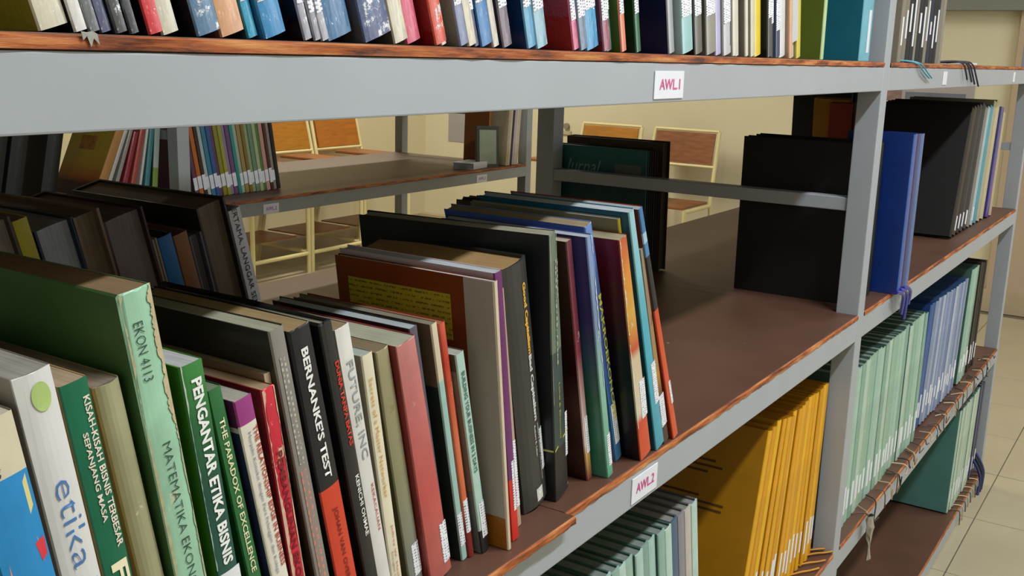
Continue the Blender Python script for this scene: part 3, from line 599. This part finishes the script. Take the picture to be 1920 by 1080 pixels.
for k, (cl, t, bd) in enumerate(specs):
    lean = -17 + k * 1.0
    rr = book((x, .040, Z2), t, .318 - .010 * (k in (5, 6, 7)), .215, lean, cl, board=bd, hard=True, bulge=.001, pages='#8b8574', rough=.55, coat=.1, cat='thesis', name='bound_thesis', label=labs[k])
    if k in (1, 2, 3, 4, 6): link('spine_label', patch_me('spine_label', t * .25, t * .7, .012, .048, M_CARD, t, .001), rr)
    x += (t + .0015) / math.cos(math.radians(lean)) + .312 * (math.tan(math.radians(-lean)) - math.tan(math.radians(-lean - 1.0)))
book((x + .004, .035, Z2), .042, .300, .21, -6.5, [(0, '#4a34a0'), (.15, '#40389a'), (.3, '#2c3f86')], board='#33307c', hard=True, bulge=.001, rough=.25, coat=.5, pages='#b9b6ae', cat='thesis', name='bound_thesis', label='violet-blue glossy thesis near the right end of the middle shelf')
book((x + .058, .035, Z2), .034, .285, .21, -5, '#b5a78c', hard=True, bulge=.001, pages='#b9b6ae', cat='thesis', name='bound_thesis', label='beige thesis at the right end of the middle shelf')

# journals in the rear half of the right bay, behind the side bar
def back_block(X, y, t, h, d, lean, bd, pg, label, nm='book', z=Z2, cat='journal'):
    r = root(nm, (X, y, z), (0, math.radians(-lean), 0), label, cat)
    m = mat('board_cover', bd, .5, .12, 14)
    me = cover_me(t, d, h, .0012, .0005, m, m); me.transform(Matrix.Translation((t, d, 0)) @ Matrix.Rotation(math.pi, 4, 'Z')); link('cover', me, r)
    me = pages_me(t, d - .002, h, .0012, .002, page_mat(pg)); me.transform(Matrix.Translation((t, d, 0)) @ Matrix.Rotation(math.pi, 4, 'Z')); link('pages', me, r)
    return r
j = back_block(.054, .422, .012, .236, .205, 3.5, [(0, '#12282a'), (.17, '#174148'), (.235, '#1d6a6c')], '#9a96a4', 'dark teal journal lettered Jurnal seen behind the side bar')
def side_text(parent, s, y0, y1, z0, z1, m):
    cu = bpy.data.curves.new('lettering', 'FONT'); cu.body = s; cu.size = 1; cu.resolution_u = 2; cu.shear = .35
    o = bpy.data.objects.new('t', cu); me = bpy.data.meshes.new_from_object(o); bpy.data.objects.remove(o); bpy.data.curves.remove(cu)
    xs = [v.co.x for v in me.vertices]; ys = [v.co.y for v in me.vertices]; a, b, c, d = min(xs), max(xs), min(ys), max(ys)
    for v in me.vertices: v.co = (-.0005, y0 + (y1 - y0) * (v.co.x - a) / (b - a), z0 + (z1 - z0) * (v.co.y - c) / (d - c))
    me.materials.clear(); me.materials.append(m); return link('title', me, parent)
side_text(j, 'Jurnal', .176, .095, .178, .212, mat('print_ink', '#6fa3a0', .5, .04))
side_panel(j, 'printed_box', .010, .065, .190, .208, mat('grey_print_box', '#5d6668', .5, .1))
back_block(.068, .420, .010, .234, .205, 3.2, '#23211f', '#8f8b98', 'journal with lilac-grey page edges behind the teal one')
back_block(.082, .418, .010, .236, .205, 3.0, '#2a2522', '#94909c', 'second journal with lilac-grey page edges behind the teal one')
back_block(.097, .410, .030, .250, .210, 2.6, '#3c2a1c', '#3c2a1c', 'tall brown box file behind the teal journal', 'box_file', cat='box file')
for (X, yy, dd, hh, cl, ln, lb) in [(1.315, .400, .065, .296, '#a8402a', 6, 'dim red book in the rear of the right bay above the black theses'), (1.350, .420, .100, .306, '#c09018', 6, 'dim yellow book in the rear of the right bay above the black theses'), (1.385, .425, .170, .326, '#16181c', 5, 'tall black book in the rear of the right bay'), (1.420, .400, .200, .342, '#1c6a62', 4.5, 'tall teal book in the rear of the right bay')]:
    back_block(X, yy, .030, hh, dd, ln, cl, '#5b5648', lb, cat='book')

# ------------------------------------------------------------------ third shelf
MINT = ['#8fb5a4', '#9cc0b0', '#a8c4b6', '#86ab9b', '#b3cabc', '#97b8a2']
def thesis_row(X0, n, t, lean, zb, y, h, cols, bd, label, group, dx=None, sticker=(.03, .075), step=0, jit=.004, texts=None, pages='#8f9a92', lean_step=0, coat=.1):
    proto = {}; x = X0; out = []
    for k in range(n):
        ck = k % len(cols)
        src = proto.get(ck)
        lk = lean + lean_step * k
        P = (x, y + step * k + random.uniform(-jit, jit) * .5, zb + (t * math.sin(math.radians(-lk)) + .0003 if lk < 0 else 0))
        if src is None:
            r = book(P, t, h, .21, lean, cols[ck], board=bd, hard=True, bulge=.0012, pages=pages, rough=.45, coat=coat, jag=.0003, cat='thesis', name='bound_thesis', label=label, group=group, wear='#dfe6da' if bd.startswith('#3') else None, wearamt=.1)
            if sticker: link('spine_label', patch_me('spine_label', t * .22, t * .72, sticker[0] + random.uniform(-.01, .012), sticker[1] + random.uniform(-.01, .012), M_CARD, t, .0012), r)
            proto[ck] = r
        else:
            r = src.copy(); COL.objects.link(r); r.location = P
            for ch in src.children:
                c = ch.copy(); COL.objects.link(c); c.parent = r
        r.rotation_euler = (0, math.radians(-(lean + lean_step * k)), 0)
        r.scale = (1, 1, 1 - random.uniform(0, .02))
        r['label'] = ORD[k] + ' from the left: ' + label if n > 1 else label
        out.append(r)
        x += (t + .0012) / math.cos(math.radians(lk)) + (dx or 0) + max(0, h * (math.tan(math.radians(-lk)) - math.tan(math.radians(-lk - lean_step))))
    return out, x
# left bay: mint, then yellow
TL = thesis_row(-.985, 21, .0175, 11.5, Z3, .030, .300, ['#a9cbc4', '#8fb3a8', '#bcd6cd', '#9dbdb0', '#b0cfc8', '#86a59d'], '#3c5c50', 'mint green thesis leaning in the lower left bay', 'mint theses in the lower left bay', step=.0)[1]
for k, (cl, lb) in enumerate([('#4a6480', 'steel blue thesis between the mint ones and the yellow ones'), ('#8b8890', 'mauve-grey thesis between the mint ones and the yellow ones'), ('#c2bcb4', 'cream-grey thesis at the right end of the mint bunch'), ('#b9d4cc', 'last pale mint thesis leaning beside the yellow covers')]):
    book((TL + k * .0200, .030, Z3), .0178, .300, .21, 11.5, cl, board='#565a5c', hard=True, bulge=.001, pages='#9a9a92', cat='thesis', name='bound_thesis', label=lb)
YEL = ['#dfa30c', '#d49308', '#e6ae18', '#dd9a0a']
out, xe = thesis_row(-.372, 16, .0166, -13.5, Z3, .032, .312, YEL, '#a87402', 'yellow thesis in the lower left bay', 'yellow theses in the lower left bay', lean_step=.72, pages='#c9921a')
for (ya, yb_, za) in [(.072, .130, .247), (.060, .150, .238), (.082, .150, .229), (.050, .150, .182), (.052, .120, .173), (.090, .150, .191)]:
    side_panel(out[0], 'cover_print', ya, yb_, za, za + .0035, mat('cover_ink', '#4f3605', .6, .2, 200))
# right bay: mint, blue, mint, black
_, xm = thesis_row(.075, 22, .0265, .2, Z3, .022, .306, MINT, '#3c5c50', 'upright mint green thesis in the lower right bay', 'upright mint theses in the lower right bay')
bl, xb = thesis_row(xm + .030, 2, .027, -7, Z3, .030, .300, ['#2c5596', '#335c98'], '#0f3570', 'deep blue thesis in the lower right bay', 'deep blue theses in the lower right bay', pages='#2b4c80')
bl2, xb2 = thesis_row(xb + .002, 14, .0265, -7, Z3, .028, .300, ['#7f90b2', '#98a3bb', '#6c83b0', '#b2b9c8', '#8a9cc0'], '#2c4a78', 'lavender blue thesis in the lower right bay', 'lavender blue theses in the lower right bay', pages='#8d98b0')
_, xm2 = thesis_row(xb2 + .013, 4, .028, -5, Z3, .024, .312, MINT, '#3c5c50', 'mint green thesis between lavender and black ones', 'second mint bunch in the lower right bay')
_, xk = thesis_row(xm2 + .008, 5, .026, -4, Z3, .028, .306, ['#17181a', '#24251f'], '#101112', 'black thesis ending the lower right bay', 'black theses in the lower right bay')
# bottom shelf, right bay
_, xs = thesis_row(1.262, 11, .0262, -4.5, Z4, .018, .300, ['#a9c2ae', '#b8cbb9', '#9db8a6', '#c3cfc0'], '#4a7c75', 'pale green thesis on the bottom shelf of the right bay', 'pale green theses on the bottom shelf')
thesis_row(xs + .008, 2, .028, -3.5, Z4, .018, .300, ['#4a4a66', '#3a3f55'], '#2a2c3c', 'violet-grey thesis ending the bottom shelf', 'violet-grey theses on the bottom shelf')
book((.060, .02, Z4), .020, .300, .21, 4, '#e0a010', board='#a87402', hard=True, pages='#c9921a', cat='thesis', name='bound_thesis', label='single yellow thesis on the bottom shelf right behind the post')

# ------------------------------------------------------------------ ribbons
def ribbon(pts, r, m, label, group): 
    return tag(link('bookmark_ribbon', tube_me('bookmark_ribbon', pts, r, m, 4)), label, 'ribbon', group)
MR = [mat('brown_ribbon', '#6b5442', .7, .2), mat('beige_ribbon', '#c8b48c', .7, .15), mat('dark_ribbon', '#3c3630', .7, .2)]
for k in range(34):
    X = .20 + k * .041 + random.uniform(-.022, .022); dz = random.uniform(.008, .045); dx = random.uniform(-.045, .05); m = MR[k % 3]
    z = Z3 + .003
    u_ = [random.uniform(-1, 1) for _ in range(6)]
    ribbon([(X, .020 + .006 * u_[0], z), (X + dx * .3, .008, z + .002 + .002 * u_[1]), (X + dx * .6, -.006, z + .003), (X + dx + .01 * u_[2], -.0085, z - dz * .6), (X + dx * 1.1 + .012 * u_[3], -.0078 - .003 * abs(u_[4]), z - dz), (X + dx * .7 + .014 * u_[5], -.011, z - dz * (.55 + .5 * u_[1]))], random.uniform(.0009, .0019), m,
           'brown or beige ribbon end curling over the beam below the upright mint theses', 'ribbon ends over the third shelf beam')
for k in range(9):
    X = 1.30 + k * .04; z = Z4 + .003
    ribbon([(X, .018, z), (X + .01, -.006, z + .003), (X + .02, -.008, z - .02), (X + .03, -.0075, z - random.uniform(.025, .06))], .0018, MR[k % 2], ORD[k] + ' from the left of the ribbon ends over the bottom shelf beam', 'ribbon ends over the bottom shelf beam')
for k, (X, c) in enumerate([(1.60, '#2b3566'), (1.63, '#20242e'), (1.655, '#2b3566')]):
    ribbon([(X, .018, Z4 + .06), (X + .01, -.010, Z4 + .02), (X + .004, -.011, Z4 - .03), (X - .02, -.010, Z4 - .075)], .0045, mat('navy_ribbon', c, .6, .1), ORD[k] + ' from the left of the dark ribbons ending the bottom shelf', 'dark ribbons at the right end of the bottom shelf')
my = mat('yellow_ribbon', '#c98a18', .6, .15)
for k, (X, dx) in enumerate([(-.17, .05), (-.135, .06), (-.09, .05), (-.045, .045), (-.020, .035)]):
    ribbon([(X, .038, Z3 + .003), (X + dx * .4, .022, Z3 + .006), (X + dx * .7, .012, Z3 + .003), (X + dx, .002, Z3 + .004)], .0019, my, ORD[k] + ' from the left of the yellow ribbons in front of the yellow theses', 'yellow ribbons in the lower left bay')
mc = mat('cyan_ribbon', '#4aa6bb', .5, .1); mn = mat('navy_ribbon', '#1c2440', .5, .1)
for k in range(2):
    ribbon([(.17 + k * .02, .02, Z1 + .003), (.20 + k * .02, -.004, Z1 + .003), (.24 + k * .03, -.006, Z1 - .014), (.30 + k * .02, -.0055, Z1 - .026)], .0016, mc, ORD[k] + ' from the post of two cyan ribbons trailing over the top shelf beam', 'cyan ribbons on the top shelf beam')
for k, X in enumerate([.60, .64, .665, .70]):
    ribbon([(X - .13, .022, Z1 + .003), (X - .05, .006, Z1 + .007), (X, -.005, Z1 + .004), (X + .03, -.007, Z1 - .018), (X + .045 + .012 * k, -.007, Z1 - .030 - .005 * k)], .0020, mn, ORD[k] + ' from the left of the navy ribbons hanging over the top shelf beam', 'navy ribbons on the top shelf beam')
tag(link('paper_strip', box_me('paper_strip', (.66, .004, Z1 + .0002), (.80, .022, Z1 + .004), M_CARD, .0005)), 'white paper strip lying on the top shelf beside the navy ribbons', 'paper')
for k, (X, dz) in enumerate([(.235, .045), (.262, .060), (.285, .035)]):
    ribbon([(X - .04, -.014, Z2 + .006), (X - .01, -.020, Z2 + .004), (X + .01, -.016, Z2 - dz * .5), (X + .02, -.012, Z2 - dz)], .0036, mat('violet_blue_plastic', '#3238a8', .25, .15, coat=.6), ORD[k] + ' from the left of the violet-blue plastic tails below the blue folders', 'plastic tails below the blue folders')
# crumpled clear wrap hanging from the third shelf
V = []; Fs = []
for i in range(9):
    for jn in range(8):
        a = jn / 8 * 2 * math.pi; rr = (.010 + .006 * math.sin(i * .8)) * random.uniform(.6, 1.2)
        V.append((.175 + .02 * i / 8 + rr * math.cos(a), -.016 + rr * .55 * math.sin(a), Z3 + .012 - .012 * i))
for i in range(8):
    for jn in range(8): Fs.append((i * 8 + jn, i * 8 + (jn + 1) % 8, (i + 1) * 8 + (jn + 1) % 8, (i + 1) * 8 + jn))
tag(link('plastic_wrap', mesh('plastic_wrap', V, Fs, mat('cloudy_plastic', '#9a9084', .15, .3, 60, .5, 150, .8))), 'crumpled cloudy plastic wrap dangling from the third shelf beside the post', 'plastic wrap')

V = [(-1.4225, 0, .4190), (-1.4215, 0, .4150), (-1.4195, 0, .4170), (-1.4175, 0, .4120), (-1.4160, 0, .4160), (-1.4130, 0, .4130), (-1.4140, 0, .4180), (-1.4165, 0, .4192), (-1.4195, 0, .4186)]
V = [(x, -.0022, z) for x, _, z in V] + [(x, -.0018, z) for x, _, z in V]; n_ = 9
tag(link('tape_scrap', mesh('tape_scrap', V, [tuple(range(n_)), tuple(range(2 * n_ - 1, n_ - 1, -1))] + [(i, (i + 1) % n_, n_ + (i + 1) % n_, n_ + i) for i in range(n_)], mat('grey_tape', '#a3a39c', .7, .15, 300))), 'torn grey scrap of tape on the left raw edge of the top board', 'tape')

# ------------------------------------------------------------------ things on the second rack
cols = ['#5c3a50', '#b5652c', '#3a2a22', '#a9b8b8', '#3c7a94', '#2f5a90', '#5a3f66', '#8a8430', '#9a9a3c', '#8b7a98', '#6c4a74', '#2f8a80', '#9fb0a0', '#9a8450', '#7d6a34', '#8fa078', '#6b8a70', '#a5b088', '#4f7a3c', '#c09088', '#4a2c20', '#8b8680', '#1c1c1a']
nm = ['plum', 'orange', 'dark brown', 'whitish', 'teal-blue', 'royal blue', 'purple', 'olive-yellow', 'mustard green', 'grey-lilac', 'violet', 'sea green', 'pale grey-green', 'tan', 'olive-brown', 'sage green', 'mid grey-green', 'light green', 'leaf green', 'dusty pink', 'dark chocolate', 'silver-grey', 'black']
x = .150
for k, cl in enumerate(cols):
    t = .0128 + .001 * math.sin(k * 2.1)
    book((x, 1.800 - .002 * (k % 3), Z2), t, .262 + .006 * math.sin(k * 1.7), .16, 10.5 - .05 * k, cl, pages='#b5ae98', rough=.4, coat=.2, label=nm[k] + ' paperback in the coloured bunch on the second rack, with a white band sticker', group='coloured paperbacks on the second rack', sticker=(.022 + .004 * (k % 2), .056 + .004 * (k % 3), .0004, t - .0002) if k not in (11, 22) else None)
    x += t / math.cos(math.radians(10.5)) + .0004
def lbk(X, t, h, lean, cl, lb, y=1.735, **k): return book((X, y, Z2), t, h, .16, -lean, cl, label=lb, **k)
yb = lbk(-.226, .022, .262, 25, '#a5763c', 'large yellow book leaning right on the second rack with reddish lettering and a white sticker', board=[(0, '#23201b'), (.07, '#3a2018'), (.085, '#8a4a20'), (.12, '#9a7a28'), (.26, '#9c9030')], pages='#a8987a')
side_panel(yb, 'spine_label', .105, .145, .012, .038, M_CARD); side_panel(yb, 'emblem', .020, .045, .215, .235, mat('dark_emblem', '#4a4418', .5, .2)); side_panel(yb, 'printed_picture', .055, .115, .155, .190, mat('brown_print', '#8a5a24', .6, .3, 60))
x = -.200
LB = [(.010, '#b5b0a6', .215, 24, 'white-edged thin book right of the large yellow one'), (.010, '#8f8a84', .215, 21, 'greyish thin book right of the large yellow one'), (.013, '#8a2636', .200, 18, 'crimson shiny plastic-wrapped book on the second rack'), (.014, '#a0443a', .235, 15, 'brick red wrapped book on the second rack'), (.007, '#c9c4bc', .240, 12, 'white thin book between brick red and teal ones'), (.014, '#3f7c80', .245, 9.5, 'teal book leaning right near the second rack post')]
for k, (t, cl, h, lean, lb) in enumerate(LB):
    nl = LB[k + 1][3] if k + 1 < len(LB) else 6
    lbk(x, t, h, lean, cl, lb, pages='#b5b0a0', rough=.2, coat=.8, bump=.4); x += t / math.cos(math.radians(lean)) + .001 + .235 * (math.tan(math.radians(lean)) - math.tan(math.radians(nl)))
book((x + .001, 1.74, Z2), .016, .262, .16, -6, ['C', (0, '#7e9a4a'), (.10, '#a9b8b0')], board='#3d4a3a', label='grey-blue over green book beside the second rack post', pages='#b5b0a0')
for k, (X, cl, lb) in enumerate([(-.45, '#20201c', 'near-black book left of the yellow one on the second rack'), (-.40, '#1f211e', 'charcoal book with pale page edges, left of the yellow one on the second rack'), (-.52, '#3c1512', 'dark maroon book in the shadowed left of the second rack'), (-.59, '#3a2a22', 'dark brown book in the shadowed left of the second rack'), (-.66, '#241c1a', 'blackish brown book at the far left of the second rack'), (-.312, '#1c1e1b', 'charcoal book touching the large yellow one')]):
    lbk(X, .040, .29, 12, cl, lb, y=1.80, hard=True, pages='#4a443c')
# far right end of the second rack
r = book((1.464, 1.760, Z2), .020, .285, .110, -2, '#8a5a20', board='#7a4518', hard=True, pages='#a8814a', label='brown box-like book at the right end of the second rack')
r = root('picture_frame', (1.352, 1.728, Z2), (math.radians(-5), math.radians(2), math.radians(-18)), 'small dark frame with a greenish sheet leaning on the brown book', 'picture frame')
link('frame', box_me('frame', (0, 0, 0), (.100, .010, .150), mat('dark_frame', '#26281f', .4, .1), .001), r)
link('picture', box_me('picture', (.012, -.0006, .014), (.088, 0, .136), mat('greenish_sheet', '#86917a', .35, .12, 20)), r)
x = 1.492
for k, (cl, lb) in enumerate([('#b3a78a', 'tan magazine right of the small frame'), ('#c3bba2', 'cream magazine right of the small frame'), ('#2c2438', 'dark violet magazine among the cream ones'), ('#b9b0b8', 'lilac-white magazine among the cream ones'), ('#cfc2b4', 'pale pink magazine near the end post'), ('#c9bfa8', 'last cream magazine bowed against the end post')]):
    book((x, 1.698, Z2), .0125, .235 + .01 * (k > 1), .17, -5, cl, pages='#c3bba8', label=lb, cat='magazine', name='magazine'); x += .0135
r = root('book', (1.292, 1.700, Z2), (0, 0, math.radians(8)), 'small white book lying flat near the end of the second rack', 'book')
me = cover_me(.022, .085, .125, .0012, .0006, mat('white_cover', '#d5d8de', .4, .03), mat('white_cover', '#d5d8de', .4, .03)); me.transform(Matrix.Rotation(math.radians(90), 4, 'Y') @ Matrix.Translation((-.022, 0, 0))); link('cover', me, r)
me = pages_me(.022, .085, .125, .0012, .001, page_mat('#a9aeb4')); me.transform(Matrix.Rotation(math.radians(90), 4, 'Y') @ Matrix.Translation((-.022, 0, 0))); link('pages', me, r)
# low shelf of the second rack
for k, (X, t, cl, h, lb) in enumerate([(1.425, .040, '#141310', .296, 'black box file on the low shelf of the second rack'), (1.467, .044, '#1a1917', .302, 'second black box file on the low shelf of the second rack'), (1.513, .046, '#12110f', .298, 'third black box file on the low shelf of the second rack'), (1.561, .020, '#9aa6b0', .294, 'pale blue file on the low shelf of the second rack'), (1.583, .022, '#b58a20', .296, 'yellow file on the low shelf of the second rack')]):
    book((X, 1.72, Z3), t, h, .15, 0, cl, hard=True, pages='#3c3a36', label=lb, cat='box file', name='box_file')

# ------------------------------------------------------------------ chairs
def chair(loc, rz, label, ply, group=None):
    """faces -y; origin on the floor at the middle of the seat"""
    r = root('tablet_chair', loc, (0, 0, rz), label, 'chair', group)
    for s in (-1, 1):
        x = s * .215
        link('front_leg', tube_me('leg', [(x, -.20, 0), (x, -.20, .44)], .0135, M_FRAME), r)
        link('rear_leg', tube_me('leg', [(x * 1.02, .25, 0), (x, .16, .42), (x, .17, .50), (x * .97, .255, .86)], .0125, M_FRAME), r)
        link('side_rail', tube_me('rail', [(x, -.20, .12), (x, .225, .12)], .010, M_FRAME), r)
        link('seat_rail', tube_me('rail', [(x, -.20, .43), (x, .17, .43)], .012, M_FRAME), r)
    link('front_rail', tube_me('rail', [(-.215, -.20, .115), (.215, -.20, .115)], .012, M_FRAME), r)
    link('back_rail', tube_me('rail', [(-.21, .205, .655), (.21, .205, .655)], .010, M_FRAME), r)
    link('top_rail', tube_me('rail', [(-.208, .255, .862), (.208, .255, .862)], .010, M_FRAME), r)
    V = []; Fs = []
    for k, zz in enumerate((.668, .85)):
        for e in (0, .012):
            for i in range(5):
                u = -1 + i * .5; V.append((u * .190, (.209 if k == 0 else .252) + .010 * (1 - u * u) - .012 + e, zz))
    def q(k, e, i): return (k * 2 + e) * 5 + i
    for i in range(4):
        Fs += [(q(0, 0, i), q(0, 0, i + 1), q(1, 0, i + 1), q(1, 0, i)), (q(0, 1, i), q(1, 1, i), q(1, 1, i + 1), q(0, 1, i + 1)), (q(1, 0, i), q(1, 0, i + 1), q(1, 1, i + 1), q(1, 1, i)), (q(0, 0, i), q(0, 1, i), q(0, 1, i + 1), q(0, 0, i + 1))]
    Fs += [(q(0, 0, 0), q(1, 0, 0), q(1, 1, 0), q(0, 1, 0)), (q(0, 0, 4), q(0, 1, 4), q(1, 1, 4), q(1, 0, 4))]
    link('back_panel', mesh('back_panel', V, Fs, ply), r)
    link('seat', box_me('seat', (-.205, -.21, .442), (.205, .15, .456), ply, .004), r)
    link('book_tray', box_me('book_tray', (-.20, -.12, .20), (.20, .18, .208), M_PLY2, .002), r)
    link('tablet_arm', box_me('tablet_arm', (-.275, -.33, .655), (-.075, -.01, .672), M_PLY2, .006), r)
    link('arm_post', tube_me('arm_post', [(-.225, -.15, .44), (-.225, -.15, .656)], .010, M_FRAME), r)
    return r
for k, (x, lb, ply) in enumerate([(2.43, 'cream-framed tablet chair against the far wall, mostly behind the coloured paperbacks', M_PLY), (2.89, 'tablet chair with plain ochre back panel against the far wall, small white mark on it', M_PLY), (3.35, 'tablet chair with orange-brown back panel at the right end of the far row', mat('orange_plywood', '#a9661c', .35, .15, 12, stretch=(1, 1, 6)))]):
    c = chair((x + .0, 4.02, ZF), 0, lb, ply)
    if k == 1: link('white_mark', box_me('white_mark', (-.160, .222, .832), (-.125, .232, .850), M_CARD), c)
for k, (y, lb, ply) in enumerate([(2.69, 'tablet chair with ochre back panel against the right wall, behind the journals', M_PLY), (2.18, 'tablet chair with reddish-brown back panel against the right wall', M_PLY2)]):
    chair((3.94, y, ZF), math.radians(-90), lb, ply)
# wall things
s = root('wall_socket', (XW, 3.11, -.06), (0, 0, 0), 'small cream wall switch and plate on the right wall left of the chairs', 'socket')
link('plate', box_me('plate', (-.012, -.035, -.045), (0, .035, -.020), mat('socket_cream', '#b8ad8c', .4, .05), .003), s)
link('knob', tube_me('knob', [(-.022, 0, .012), (0, 0, .012)], .020, mat('socket_grey', '#8b8676', .4, .05), 12), s)
tag(box('wall_notice', (XW - .004, 3.83, -.215), (XW - .001, 4.09, .08), mat('lilac_grey_paper', '#a09ba0', .6, .06, 4)), 'lilac-grey sheet pinned to the wall left of the brown book', 'notice')
n = root('wall_poster', (XW, 0, 0), (0, 0, 0), 'whitish poster with blue-grey and pink areas on the wall above the black thesis', 'poster')
link('sheet', box_me('sheet', (-.004, .62, .17), (-.001, 1.10, .42), mat('poster_paper', '#aaa3a6', .6, .05, 4)), n)
link('printed_area', box_me('printed_area', (-.0055, .66, .21), (-.004, .97, .27), mat('poster_blue', '#6d7382', .6, .1, 8)), n)
link('printed_area', box_me('printed_area', (-.0055, .99, .22), (-.004, 1.07, .30), mat('poster_pink', '#8f7474', .6, .25, 30)), n)
